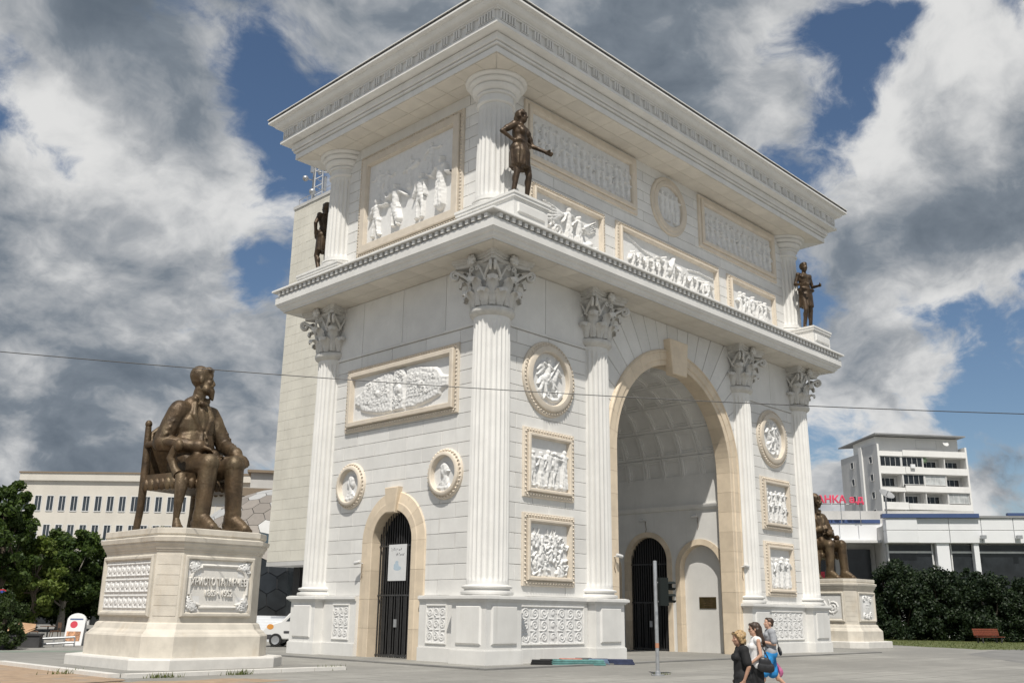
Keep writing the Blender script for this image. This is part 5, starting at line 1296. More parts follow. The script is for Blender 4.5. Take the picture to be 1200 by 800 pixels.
# bare-chested man, both forearms held forward
ps = Pose(elR=(-.255, .05, 1.16), wrR=(-.20, -.20, 1.10), elL=(.265, .04, 1.16), wrL=(.235, -.22, 1.12), knR=(-.10, -.10, .50), anR=(-.115, -.02, .09), yaw=R(-10))
def ex(g, HM, p):
    skirt(g, p, .60, .158, .135); g.cap((-.12, -.02, 1.03), (.12, -.02, 1.03), .115, .115, flat=((0, 0, 1), .4)); add_at(g, HM, lambda h: (h.ell((0, .03, .05), (.09, .105, .10)), h.ell((0, -.04, .10), (.07, .05, .04))))
bronze_person('dark bronze statue of a bare-chested man with bent arms on the far right corner', (W-1.05, -.45, Z0), R(-22), 2.30, ps, ex, ((0, .9), (0, .9)), wr=wrinkle(.007, 10, 3., 1.02, .5, (1, 1, .4)))
ps = Pose(elR=(-.27, .06, 1.15), wrR=(-.22, -.10, .95), elL=(.30, .08, 1.17), wrL=(.19, -.06, .98), knL=(.11, -.08, .50), anL=(.12, .06, .09))
bronze_person('dark bronze statue of a man seen from behind by the far left column', (CA-.02, D+.60, Z0), R(180), 2.22, ps, ex, wr=wrinkle(.007, 10, 5., 1.02, .5, (1, 1, .4)))
# ================================================================== STATUE PEDESTALS
def chamfer_rect(hx, hy, c): return [(-hx, hy-c), (-hx, -hy+c), (-hx+c, -hy), (hx-c, -hy), (hx, -hy+c), (hx, hy-c), (hx-c, hy), (-hx+c, hy)]
def tier(prof, hx, hy, c):
    """prof: (offset, z); stacked chamfered outlines"""
    g = G(); vs = []; fs = []; n = 8
    for e_, z in prof:
        cc = max(.12, c+.35*e_); vs += [(x, y, z) for x, y in chamfer_rect(hx+e_, hy+e_, cc)]
    for j in range(len(prof)-1): fs += [(j*n+i, j*n+(i+1) % n, (j+1)*n+(i+1) % n, (j+1)*n+i) for i in range(n)]
    fs += [tuple(reversed(range(n))), tuple((len(prof)-1)*n+i for i in range(n))]
    return g.add(vs, fs)
def text_mesh(body, size, depth, mt, align='CENTER', bev=.0, spacing=1.0):
    cu_ = bpy.data.curves.new('lettering', 'FONT'); cu_.body = body; cu_.size = size; cu_.extrude = depth; cu_.align_x = align; cu_.align_y = 'CENTER'; cu_.bevel_depth = bev; cu_.space_line = spacing
    o = bpy.data.objects.new('t', cu_); COL.objects.link(o); dg = bpy.context.evaluated_depsgraph_get(); dg.update()
    me = bpy.data.meshes.new_from_object(o.evaluated_get(dg)); bpy.data.objects.remove(o); bpy.data.curves.remove(cu_)
    me.name = 'lettering'; me.materials.clear(); me.materials.append(mt); return me
def moulded_frame(M, u0, u1, v0, v1, w, parent, fw=.16, d=.10):
    P = [(0, 0), (0, d*.6), (.04, d), (fw*.6, d), (fw*.8, d*.5), (fw, .0)]; vs = []; fs = []
    for o_, h_ in P: vs += [(u0+o_, v0+o_, w+h_), (u1-o_, v0+o_, w+h_), (u1-o_, v1-o_, w+h_), (u0+o_, v1-o_, w+h_)]
    for k in range(len(P)-1): fs += [(k*4+i, k*4+(i+1) % 4, (k+1)*4+(i+1) % 4, (k+1)*4+i) for i in range(4)]
    return obj('panel_frame', G().add(vs, fs, M), M_TRAV, parent)
def statue_pedestal(label, cx, cy, hx, hy, kind):
    root = thing('statue_pedestal', label, 'pedestal', (cx, cy, 0)); Q = T(cx, cy, 0)
    def P(name, prof, mt=M_TRAV): return obj(name, tier(prof, hx, hy, .56), mt, root, M=Q)
    P('plinth', [(.72, -.05), (.72, .33), (.70, .37), (.5, .375)], M_TRAVW)
    P('base_course', [(.30, .37), (.30, .95), (.27, 1.0), (.24, 1.02), (.20, 1.08), (.13, 1.14), (.12, 1.16), (.10, 1.22), (.07, 1.30), (.03, 1.33), (.0, 1.34)])
    P('die', [(0, 1.34), (0, 3.36)])
    P('crown', [(0, 3.36), (.03, 3.37), (.03, 3.42), (.06, 3.43), (.08, 3.50), (.13, 3.58), (.13, 3.63), (.17, 3.64), (.19, 3.76), (.10, 3.79), (.06, 3.80), (.06, 3.84), (.09, 3.87), (.09, 4.02), (.05, 4.04)])
    F = frame((cx, cy-hy, 0), (1, 0, 0), (0, -1, 0)); L = frame((cx-hx, cy, 0), (0, 1, 0), (-1, 0, 0))
    fu = hx-.56-.04; lu = hy-.56-.04
    # inscription face
    fr = moulded_frame(F, -fu, fu, 1.50, 3.26, 0, root)
    obj('panel', G().slab([(-fu+.14, 1.64), (fu-.14, 1.64), (fu-.14, 3.12), (-fu+.14, 3.12)], .004, .03, 0, F), M_TRAVW, fr)
    a, b = fu-.26, .60; cz = 2.38
    pts = []; k = .30          # clockwise outline with hollowed corners
    for (sx, sz, rev) in ((1, 1, False), (1, -1, True), (-1, -1, False), (-1, 1, True)):
        q = [(sx*(a-k), sz*b), (sx*(a-k), sz*(b-.07))]+[(sx*(a-k+k*math.sin(t*math.pi/2)), sz*(b-.07-k*(1-math.cos(t*math.pi/2)))) for t in np.linspace(.1, 1, 7)]+[(sx*(a+.05), sz*(b-k-.07))]
        pts += q[::-1] if rev else q
    if kind == 0:
        vs = [(x, cz+z, .05) for x, z in pts]; g = G(); vs.append(vs[0]); g.tube(vs, .045, 8, F); obj('cartouche_moulding', g, M_TRAVW, fr, 40)
        for sx in (-1, 1):
            for sz in (-1, 1):
                r = Relief(.42, .42, .02, 3); scrollfill(r, .05, .37, .05, .37, .09, 5+sx+2*sz, lambda x, y: (x if sx > 0 else .42-x)+(y if sz > 0 else .42-y) > .34, 22, sz=.07)
                inst('corner_scroll', r.mesh('corner_scroll', off(F, sx*(fu-.35)-.21, cz+sz*.50-.21), M_CARVE, w0=.034), fr)
        me = text_mesh('ХРИСТО ТАТАРЧЕВ', .26, .03, M_TRAVW, bev=.006); inst('lettering', me, fr, off(F, 0, cz+.12, .055) @ Matrix.Diagonal((.74, 1.15, 1, 1)))
        me = text_mesh('1869 • 1952', .22, .03, M_TRAVW, bev=.006); inst('lettering', me, fr, off(F, 0, cz-.20, .055) @ Matrix.Diagonal((.85, 1.15, 1, 1)))
    else:
        r = Relief(1.3, 1.36, .024, 4); r.ell(.65, .68, .46, .56, .05); r.ell(.65, .68, .40, .50, .07)
        for x, y, s_ in ((.25, 1.15, 1), (1.05, 1.15, -1), (.25, .2, -1), (1.05, .2, 1), (.65, 1.24, 1), (.65, .12, -1)): r.spiral(x, y, .18, 1.5, .10, .05, 0, s_)
        r.ell(.65, .68, .34, .44, .05)
        for y in (.62, .80): r.cap(.42, y, .88, y, .02, .02, .10)
        inst('cartouche', r.mesh('cartouche', off(F, -.65, 1.70), M_CARVE, w0=.034), fr)
    # side face
    fr = moulded_frame(L, -lu, lu, 1.50, 3.26, 0, root)
    obj('panel', G().slab([(-lu+.14, 1.64), (lu-.14, 1.64), (lu-.14, 3.12), (-lu+.14, 3.12)], .004, .02, 0, L), M_TRAVW, fr)
    if kind == 0:
        nx, nz = 9, 3; tw, th = (2*lu-.36)/nx, 1.40/nz; r = Relief(tw*.92, th*.86, .016, 9)
        r.cap(.02, th*.80, tw*.90, th*.80, .035, .035, .07); r.cap(.02, .03, tw*.9, .03, .025, .025, .05); r.spiral(tw*.30, th*.38, tw*.22, 1.4, .06, .03); r.cap(tw*.62, .08, tw*.72, th*.6, .05, .03, .06); r.spiral(tw*.66, th*.55, tw*.16, 1.2, .06, .025, 2, -1)
        r.H *= .7; tm = r.mesh('lattice_tile', Matrix(), M_CARVE, w0=0)
        for i in range(nx):
            for j in range(nz): inst('lattice_tile', tm, fr, off(L, -lu+.18+tw*i+tw*.04, 1.68+th*j+th*.07, .024))
    else:
        r = Relief(2*lu-.4, 1.3, .026, 9); w_ = 2*lu-.4
        for i in range(3): r.spiral(w_*(.2+.3*i), .65, .42, 1.8, .07, .06, i, 1 if i % 2 else -1); r.cap(w_*(.2+.3*i), .2, w_*(.3+.3*i), 1.05, .04, .03, .05)
        inst('scrollwork', r.mesh('scrollwork', off(L, -lu+.2, 1.73), M_CARVE, w0=.024), fr)
    # stones of the near chamfer
    for k in range(6):
        z0 = 1.52+.29*k; a_ = Matrix.Translation((cx-hx+.28, cy-hy+.28, 0)) @ Matrix.Rotation(R(-45), 4, 'Z')
        obj('corner_stone', G().box(-.33, .33, -.012, .02, z0+.006, z0+.284, a_ if kind == 0 else Matrix.Translation((cx-hx+.28, cy-hy+.28, 0)) @ Matrix.Rotation(R(-45), 4, 'Z')), M_TRAV, root)
    return root
statue_pedestal('travertine pedestal with engraved name and years carrying the left seated statue', -8.60, 5.02, 1.76, 2.25, 0)
seated_statue('bronze seated man with pointed beard in an armchair on the left pedestal', (-8.72, 4.72, 4.04), 0, 3.62, R(11))
statue_pedestal('travertine pedestal half hidden behind the right end of the arch', 35.45, 4.75, 1.76, 2.1, 1)
seated_statue('bronze seated man with full hair half hidden behind the right end of the arch', (35.0, 5.2, 4.04), 1, 3.62, R(-16))
M_SIGNR = mat('pink_red_plastic', (.72, .07, .14), .45)
me = text_mesh('БАНКА а.д', 1.10, .10, M_SIGNR, 'RIGHT', .035); inst('lettering', me, sg_, RM @ Matrix.Translation((0, 0, .35)) @ Matrix.Rotation(R(90), 4, 'X'))
g = G()
for u in (-6.5, -4.6, -2.4, -.4): g.tube([(u, .15, .3), (u, .3, -2.2)], .04, 5)
g.tube([(-7.5, .2, -.1), (0, .2, -.1)], .04, 5); obj('sign_frame', g, M_GREY, sg_, M=RM)
DM = CM @ Matrix.Translation((1.5, 4.5, 13.6))
sdish = thing('satellite_dish', 'large grey satellite dish on the roof of the white commercial building', 'satellite dish', tuple(DM.translation))
DT = DM @ Matrix.Translation((0, 0, 1.2)) @ Matrix.Rotation(R(28), 4, 'Z') @ Matrix.Rotation(R(42), 4, 'X')
obj('reflector', G().lathe([(.03, 0), (.27, .03), (.55, .11), (.80, .25), (.86, .29), (.80, .28), (.55, .14), (.27, .06), (.03, .04)], 30, DT), M_ROOFG, sdish, 40)
obj('stand', G().tube([tuple(DM @ Vector((0, .5, -1.4))), tuple(DM @ Vector((0, .3, .8))), tuple(DM @ Vector((0, .0, 1.2)))], .09, 8), M_GREY, sdish)
obj('feed_horn', G().tube([tuple(DT @ Vector((0, 0, .05))), tuple(DT @ Vector((0, 0, .65)))], .05, 6), M_GREY, sdish)
# ---- apartment house
AM, AL = bframe((132.5, 42.3), (144.6, 32.75)); ap = thing('apartment_house', 'grey and white apartment house with rows of balconies in the right background', 'building', (132.5, 42.3, 0))
SH_, Z1 = 2.93, 31.3; M_APW = mat('grey_render', (.50, .50, .495), .85, var=.06, vscale=.3, stain=((.33, .33, .33), .3, .5, .8, .4)); M_APB = mat('white_parapet', (.74, .735, .715), .8, var=.05, vscale=.4, stain=((.46, .45, .43), .5, .55, .8, .4)); M_CURT = mat('pale_curtain', (.45, .47, .47), .6, var=.3, vscale=.8); M_GRN = mat('green_blind', (.22, .32, .20), .7)
obj('core', G().box(0.02, AL-.02, 1.7, 13, 0, 28.6), M_APW, ap, M=AM); obj('end_wall', G().box(-.28, .0, 0, 4.9, 0, 29.8), M_APW, ap, M=AM); obj('end_wall', G().box(-.28, .0, 5.9, 13, 0, 29.0), M_APW, ap, M=AM); obj('stair_strip', G().box(-.55, .0, 4.92, 5.88, 0, 29.9), M_APB, ap, M=AM); obj('fin', G().box(AL-.02, AL+.3, -.1, 13, 0, 29.6), M_APB, ap, M=AM); obj('fin', G().box(-.30, .02, -.12, -.001, 0, 29.7), M_APB, ap, M=AM)
g = G(); g.add([(-.6, -.4, 31.3), (AL+.2, -.4, 31.3), (AL+.2, 6, 31.2), (-.6, 13, 30.9), (-.6, -.4, 31.5), (AL+.2, -.4, 31.5), (AL+.2, 6, 31.4), (-.6, 13, 31.1)], [(3, 2, 1, 0), (4, 5, 6, 7), (0, 1, 5, 4), (1, 2, 6, 5), (2, 3, 7, 6), (3, 0, 4, 7)]); obj('roof', g, M_ROOFG, ap, M=AM)
obj('penthouse_wall', G().box(.2, AL-.4, 1.2, 9, 28.6, 31.15), M_APB, ap, M=AM); rg = random.Random(5)
window(AM, 7.4, 11.2, 29.3, 30.9, ap, .05, .1, 4, 1.2)
for f in range(9):
    z = 29.6-SH_*f-1.0
    if z < 6: break
    obj('balcony_floor', G().box(0, AL, -.1, 1.7, z-.85, z-.65), M_APB, ap, M=AM)
    for (a, b, top_) in (((.0, 4.4, .35) if f % 2 else (.0, 4.1, -.15)), (4.42 if f % 2 else 4.12, AL, .2 if f != 1 else .30)): obj('balcony_parapet', G().box(a, b, -.22 if a > 1 else -.08, -.02, z-.8, z+top_), M_APB, ap, M=AM)
    if f < 8:
        zc0, zc1 = z-SH_+.25+.2, z-.85
        for k in range(1, 4): obj('partition', G().box(AL*k/4-.06, AL*k/4+.06, .0, 1.7, zc0-.4, zc1), M_APB, ap, M=AM)
        for k in range(4):
            a, b = AL*k/4+.1, AL*(k+1)/4-.1; t = rg.random()
            if (f, k) in ((0, 0), (0, 1), (1, 1), (1, 2), (3, 1), (3, 2), (3, 3)) or t < .12: window(AM, a, b, zc0-.1, zc1-.05, ap, .1, .08, 3, .05, M_CURT if t < .35 else M_SHOP_DOMESHADE)
            else: window(AM, a+.6, b-.5, zc0-.3, zc1-.45, ap, .05, .08, 2, 1.62, M_SHOP_DOMESHADE)
    for v in (1.6, 8.2): window(AM @ Matrix(((0, 1, 0, -.28), (1, 0, 0, 0), (0, 0, 1, 0), (0, 0, 0, 1))), v, v+1.1, z-1.9, z-.7, ap, .05, .08, 0, -.13, M_SHOP_DOMESHADE)
for (u, f, mt) in ((8.0, 0, M_GRN), (4.6, 3, M_GRN)):
    z = 29.6-SH_*f-1.0; obj('balcony_plants', G().ell((u, .5, z-1.5+.2), (.8, .4, .5)), mt, ap, M=AM)
for (u, f) in ((5.2, 0), (11.8, 3), (12.6, 3)): z = 29.6-SH_*f-SH_-1.0; obj('air_conditioner', G().box(u, u+.75, -.55, -.23, z+.1, z+.75), M_WPANEL, ap, M=AM)
obj('dish', G().lathe([(.05, 0), (.3, .05), (.5, .16), (.05, .07)], 18, AM @ Matrix.Translation((12.2, .2, 30.1)) @ Matrix.Rotation(R(60), 4, 'X')), M_FRAMEW, ap, 40)
# far hill line of a stadium-like roof at the right edge
fm, fl = bframe((190, 30), (205, -12)); fs_ = thing('far_roof', 'pale arched hall roof far off at the right edge', 'building', (190, 30, 0))
P_ = [(0, 14)]+[(fl*t, 15.5+6*math.sin(t*1.6)) for t in np.linspace(.1, 1, 12)]+[(fl, 0), (0, 0)]
obj('roof', G().slab(P_, 0, 20, 0, fm @ Matrix(((1, 0, 0, 0), (0, 0, 1, 0), (0, 1, 0, 0), (0, 0, 0, 1)))), M_CONC, fs_)
# ================================================================== PASSERS-BY
M_SKIN = mat('skin', (.50, .30, .21), .55, var=.08, vscale=20); M_SKINT = mat('tanned_skin', (.40, .23, .155), .55, var=.08, vscale=20)
M_BLOND = mat('blond_hair', (.36, .24, .115), .5, var=.5, vscale=45, bump=.5, bscale=90, stretch=(1, 1, .3)); M_BRUN = mat('brown_hair', (.045, .026, .016), .45, var=.4, vscale=45, bump=.5, bscale=90, stretch=(1, 1, .3))
M_BLK = mat('black_cloth', (.012, .012, .013), .85, var=.3, vscale=14, bump=.4, bscale=60); M_TEE = mat('grey_cloth', (.30, .31, .33), .9, var=.1, vscale=14, bump=.3, bscale=80); M_BLUEC = mat('blue_cloth', (.02, .22, .52), .85, var=.25, vscale=12, bump=.3, bscale=70)
M_WHITEC = mat('white_cloth', (.70, .69, .68), .9, var=.05, vscale=14); M_LEATH = mat('black_leather', (.02, .02, .022), .4, var=.2, vscale=12); M_PINK = mat('pink_bag', (.45, .12, .25), .7, var=.4, vscale=9); M_OLIVE = mat('olive_cloth', (.2, .19, .07), .8)
WALK = R(-136)
def person(label, x, y, sc, pose, skin, hands, layers, group='people walking past the arch', rz=WALK):
    root = thing('person', label, 'person', (x, y, 0), group); S = T(x, y, 0, rz, sc)
    g, HM = pose.skin(hands, False); inst('body', voxelize('body', g, .011, skin, 3), root, S)
    for name, fn, mt, vox, wr in layers:
        h = G(); fn(h, HM, pose); inst(name, voxelize(name, h, vox, mt, 3, wr), root, S)
    return root, S
def step_pose(ph, **kw):
    """mid-stride; ph=+1 puts the left leg forward"""
    F = dict(hp=(.09, -.01, .93), kn=(.09, -.20, .52), an=(.09, -.30, .09)); B = dict(hp=(.09, .01, .93), kn=(.09, .05, .50), an=(.09, .36, .20))
    a, b = ('L', 'R') if ph > 0 else ('R', 'L'); d = {}
    for sd_, Q in ((a, F), (b, B)):
        sx = 1 if sd_ == 'L' else -1
        for k, v in Q.items(): d[k+sd_] = (v[0]*sx, v[1], v[2])
        d['toe'+sd_] = (0, -1, .12) if Q is F else (0, -1, -.75)
    d.update(kw); return Pose(**d)
TW = wrinkle(.006, 9, 4., 2, 0, (1, 1, .6))
# woman in black in front
p = step_pose(1, elR=(-.25, .08, 1.14), wrR=(-.24, -.04, .92), elL=(.255, .07, 1.14), wrL=(.24, -.02, .91), yaw=R(4), pitch=R(6), fem=1., head=(0, -.03, 1.60))
def top1(h, HM, p): p.torso(h, .026, True); p.arm(h, 'R', .024, .36); p.arm(h, 'L', .024, .36); h.cap((-.09, .0, .88), (.09, .0, .88), .145, .145, flat=((0, 1, 0), .92)); h.cap((0, -.01, 1.22), (0, -.005, .92), .13, .135)
def trou(h, HM, p): [p.leg(h, s_, .018, .96, flare=.02) for s_ in 'RL']; h.cap((-.08, .01, .94), (.08, .01, .94), .14, .14)
def hairs(h, HM, p):
    def f(k):
        k.ell((0, .035, .055), (.093, .108, .10)); k.ell((0, .075, -.03), (.082, .058, .075))
        for s_ in (-1, 1): k.cap((s_*.078, -.02, .06), (s_*.082, .03, -.06), .028, .03)
        k.cap((-.05, -.07, .095), (.06, -.06, .1), .028, .028)
        for q in range(14): a = q*.45; k.ell((.085*math.sin(a)*.9, .05+.07*math.cos(a), .03-.012*q+.05), (.03, .03, .035), 8, 6)
    add_at(h, HM, f)
def glasses(h, HM, p): add_at(h, HM, lambda k: (k.ell((-.035, -.075, .115), (.03, .012, .02)), k.ell((.035, -.075, .115), (.03, .012, .02)), k.cap((-.08, -.02, .10), (-.06, -.07, .115), .006, .006), k.cap((.08, -.02, .10), (.06, -.07, .115), .006, .006)))
def shoes(h, HM, p): [p.foot(h, s_, .010) for s_ in 'RL']
PW, SW = person('blond woman in a black T-shirt with sunglasses on her hair', -10.42, -16.12, .86, p, M_SKINT, ((0, .9), (0, .9)), [('blouse', top1, M_BLK, .013, TW), ('trousers', trou, M_BLK, .013, None), ('hair', hairs, M_BLOND, .010, wrinkle(.007, 22, 1.)), ('sunglasses', glasses, M_BLK, .006, None), ('shoes', shoes, M_BLK, .011, None)])
def phone(h, HM, p): h.cap((.235, -.10, .80), (.24, -.16, .75), .02, .03)
h = G(); phone(h, None, None); tag(inst('purse', voxelize('purse', h, .008, M_PINK, 2), None, SW), 'small pink purse in the hand of the blond woman', 'purse')
# long-haired woman with a shoulder bag
p = step_pose(-1, elR=(-.23, .06, 1.14), wrR=(-.23, -.10, .93), elL=(.245, .04, 1.13), wrL=(.20, -.15, .98), pitch=R(3), fem=1.)
def top2(h, HM, p): p.torso(h, .016, True)
def hair2(h, HM, p):
    def f(k):
        k.ell((0, .03, .052), (.092, .108, .10)); k.cap((0, .07, .02), (0, .12, -.30), .085, .06); k.cap((.06, .05, .0), (.08, .10, -.26), .045, .035); k.cap((-.06, .05, .0), (-.08, .10, -.26), .045, .035); k.cap((-.04, -.065, .10), (.05, -.06, .1), .028, .028)
        for q in range(8): k.cap((-.07+.02*q, .12, .0), (-.08+.023*q, .17, -.30), .018, .014)
    add_at(h, HM, f)
def dark_glasses(h, HM, p): add_at(h, HM, lambda k: (k.ell((-.033, -.098, .016), (.027, .010, .019)), k.ell((.033, -.098, .016), (.027, .010, .019)), k.cap((-.06, -.085, .02), (-.08, .02, .01), .005, .005), k.cap((.06, -.085, .02), (.08, .02, .01), .005, .005)))
def skirt2(h, HM, p): [p.leg(h, s_, .022, .80, flare=.035) for s_ in 'RL']; h.cap((-.08, .01, .95), (.08, .01, .95), .135, .135); h.cap((0, .0, .9), (0, .0, .45), .13, .15)
PG, SG2 = person('woman with long brown hair and dark glasses in a white top', -7.50, -14.66, .915, p, M_SKIN, ((0, .7), (0, .8)), [('top', top2, M_WHITEC, .012, TW), ('skirt', skirt2, M_BLK, .014, TW), ('hair', hair2, M_BRUN, .010, wrinkle(.008, 20, 2., st=(1, 1, .35))), ('sunglasses', dark_glasses, M_BLK, .006, None), ('shoes', shoes, M_BLK, .011, None)])
h = G(); h.cap((.25, .08, 1.02), (.26, .16, 1.0), .09, .08, flat=((1, 0, 0), .5)); h.cap((.25, .06, .92), (.26, .20, .90), .10, .10, flat=((1, 0, 0), .5)); h.tube([(.26, .02, 1.08), (.21, .0, 1.30), (.175, .02, 1.475), (.21, .08, 1.30), (.27, .18, 1.08)], .014, 8)
tag(inst('shoulder_bag', voxelize('shoulder_bag', h, .012, M_LEATH, 2, TW), None, SG2), 'big black bag on the shoulder of the long-haired woman', 'bag')
# man in grey and blue
p = step_pose(1, elR=(-.25, .03, 1.16), wrR=(-.06, -.17, 1.22), elL=(.245, .05, 1.15), wrL=(.09, -.19, 1.20), pitch=R(-3))
def top3(h, HM, p): p.torso(h, .030); p.arm(h, 'R', .026, .38); p.arm(h, 'L', .026, .38); h.cap((-.085, .01, .97), (.085, .01, .97), .138, .138, flat=((0, 1, 0), .9))
def short(h, HM, p): [p.leg(h, s_, .034, .5, flare=.03) for s_ in 'RL']; h.cap((-.08, .01, .93), (.08, .01, .93), .142, .142)
def hair3(h, HM, p): add_at(h, HM, lambda k: (k.ell((0, .032, .055), (.084, .10, .088)), k.ell((0, -.035, .112), (.06, .05, .03)), k.ell((0, .08, -.0), (.07, .04, .07))))
PM, SM = person('man in a grey T-shirt and bright blue shorts with a shoulder strap', -3.02, -12.42, .965, p, M_SKIN, ((0, .6), (0, .6)), [('t_shirt', top3, M_TEE, .012, TW), ('shorts', short, M_BLUEC, .012, TW), ('hair', hair3, M_BRUN, .010, None), ('shoes', shoes, M_WHITEC, .011, None)])
h = G(); h.cap((.06, .20, 1.02), (.10, .21, .96), .075, .075, flat=((0, 1, 0), .5)); h.tube([(.07, .19, 1.05), (.0, .165, 1.30), (-.10, .08, 1.47), (-.14, -.02, 1.46), (-.06, -.155, 1.30), (.10, -.14, 1.10), (.19, .05, 1.0)], .014, 8)
tag(inst('sling_bag', voxelize('sling_bag', h, .010, M_LEATH, 2), None, SM), 'small black sling bag on the back of the man in grey', 'bag')
h = G(); h.cap((-.30, .16, .66), (-.29, .22, .50), .09, .14, flat=((1, 0, 0), .5)); h.tube([(-.28, .10, .95), (-.30, .16, .72)], .01, 6)
tag(inst('carrier_bag', voxelize('carrier_bag', h, .012, M_PINK, 2, TW), None, SM), 'pink carrier bag swinging behind the man in blue shorts', 'bag')
# ================================================================== SMALL THINGS
# traffic light on a pole
tl = thing('traffic_light', 'grey steel pole with a dark two-lamp pedestrian signal before the arch', 'traffic light', (.79, -6.5, 0)); M_SIG = mat('dark_green_plastic', (.012, .016, .015), .6, spec=.25); M_RUST = mat('orange_band', (.42, .20, .12), .8)
obj('pole', G().lathe([(.055, .0), (.055, 3.30), (.05, 3.32), (.0, 3.325)], 16, T(.79, -6.5, 0)), M_GREY, tl, 40); obj('base_plate', G().lathe([(.20, .0), (.20, .03), (.09, .04), (.08, .12), (.058, .14)], 16, T(.79, -6.5, 0)), M_GREY, tl, 40)
obj('band', G().lathe([(.058, .78), (.058, .92)], 16, T(.79, -6.5, 0)), M_RUST, tl)
SGM = T(.79, -6.5, 0, R(-25))
hd = obj('signal_head', G().box(.08, .36, -.15, .15, 2.0, 2.82, SGM), M_SIG, tl); g = G(); g.box(.03, .09, -.02, .02, 2.10, 2.14, SGM); g.box(.03, .09, -.02, .02, 2.66, 2.70, SGM); obj('bracket', g, M_GREY, tl)
for z in (2.22, 2.59):
    g = G().lathe([(.125, 0), (.13, .14), (.132, .28), (.115, .28), (.11, .02)], 18, SGM @ Matrix.Translation((.36, 0, z)) @ Matrix.Rotation(R(90), 4, 'Y'), a0=R(-60), a1=R(240)); obj('visor', g, M_SIG, hd, 40)
    obj('lens', G().lathe([(.09, 0), (.07, .02), (0, .03)], 16, SGM @ Matrix.Translation((.361, 0, z)) @ Matrix.Rotation(R(90), 4, 'Y')), M_BLACK, hd)
# notice board on the side gate
nb = thing('notice_board', 'white notice sheet hung on the iron gate of the side door', 'notice', (.93, 6.0, 2.9)); M_PAPER = mat('white_paper', (.66, .67, .67), .7, var=.04, vscale=4); M_INK = mat('grey_ink', (.10, .10, .11), .8); M_PALEB = mat('pale_blue_print', (.42, .52, .60), .8)
NM = frame((.935, 6.0, 3.60), (0, -1, 0), (-1, 0, 0))
obj('sheet', G().slab([(-.55, -.70), (.55, -.70), (.55, .70), (-.55, .70)], 0, .012, 0, NM), M_PAPER, nb)
rg = random.Random(9)
for u0, n_, v in ((-.40, 9, .50), (-.08, 7, .30)):          # two printed lines, too small to read in the photograph
    g = G()
    for k in range(n_):
        a = u0+.075*k
        for q in range(3):
            du, dv = rg.uniform(0, .035), rg.uniform(-.05, .03); g.box(a+du, a+du+rg.choice((.014, .03)), v+dv, v+dv+rg.choice((.016, .05)), .0122, .0150, NM)
    obj('printed_line', g, M_INK, nb)
for u, v, w_, h_ in ((-.05, -.12, .16, .10), (.02, -.22, .24, .09), (-.02, .0, .10, .07)): obj('print', G().slab([(u+w_*math.cos(a), v+h_*math.sin(a)) for a in np.linspace(0, 6.28, 15)[:-1]], .0125, .0135+.001*(w_), 0, NM), M_PALEB, nb)
# surveillance cameras
def scam(label, M):
    r = thing('security_camera', label, 'camera', tuple(M.translation), 'security cameras on the arch')
    obj('bracket', G().tube([tuple(M @ Vector(q)) for q in ((0, 0, 0), (0, .02, .12), (0, .06, .22))], .025, 8), M_FRAMEW, r); obj('housing', G().lathe([(.0, -.02), (.07, .0), (.075, .05), (.075, .28), (.06, .30), (.0, .30)], 12, M @ Matrix.Translation((0, .07, .12)) @ Matrix.Rotation(R(35), 4, 'X') @ Matrix.Rotation(R(70), 4, 'Y')), M_FRAMEW, r, 40)
    obj('cable', G().tube([tuple(M @ Vector(q)) for q in ((0, 0, .02), (.03, -.2, .03), (-.02, -.42, .02), (.05, -.62, .015))], .014, 6), M_BROWNR, r)
scam('small camera left of the side door', off(MS, 7.70, 3.58, .17)); scam('small camera on the left jamb of the great arch', off(MF, 7.80, 3.99, .15)); scam('small camera on the right jamb of the great arch', off(MF, 17.62, 4.0, .15))
scam('camera inside the passage above the gate', off(MIR, 6.02, 6.45, .0)); scam('camera inside the passage above the blind arch', off(MIR, 2.82, 6.48, .0))
M_BRASS = mat('dark_brass', (.10, .075, .035), .4, .7, var=.3, vscale=6)
pq = thing('plaque', 'dark bronze plaque in the blind arch inside the passage', 'plaque', (17.9, 2.65, 2.3)); obj('plate', G().slab([(2.18, 2.07), (3.14, 2.07), (3.14, 2.62), (2.18, 2.62)], -.324, -.29, .015, MIR), M_BRASS, pq); 
for k in range(3): obj('engraving', G().box(2.6-.30+.05*k, 2.6+.40-.06*k, 2.42-.11*k, 2.45-.11*k, -.29, -.287, MIR), M_BRONZE, pq)
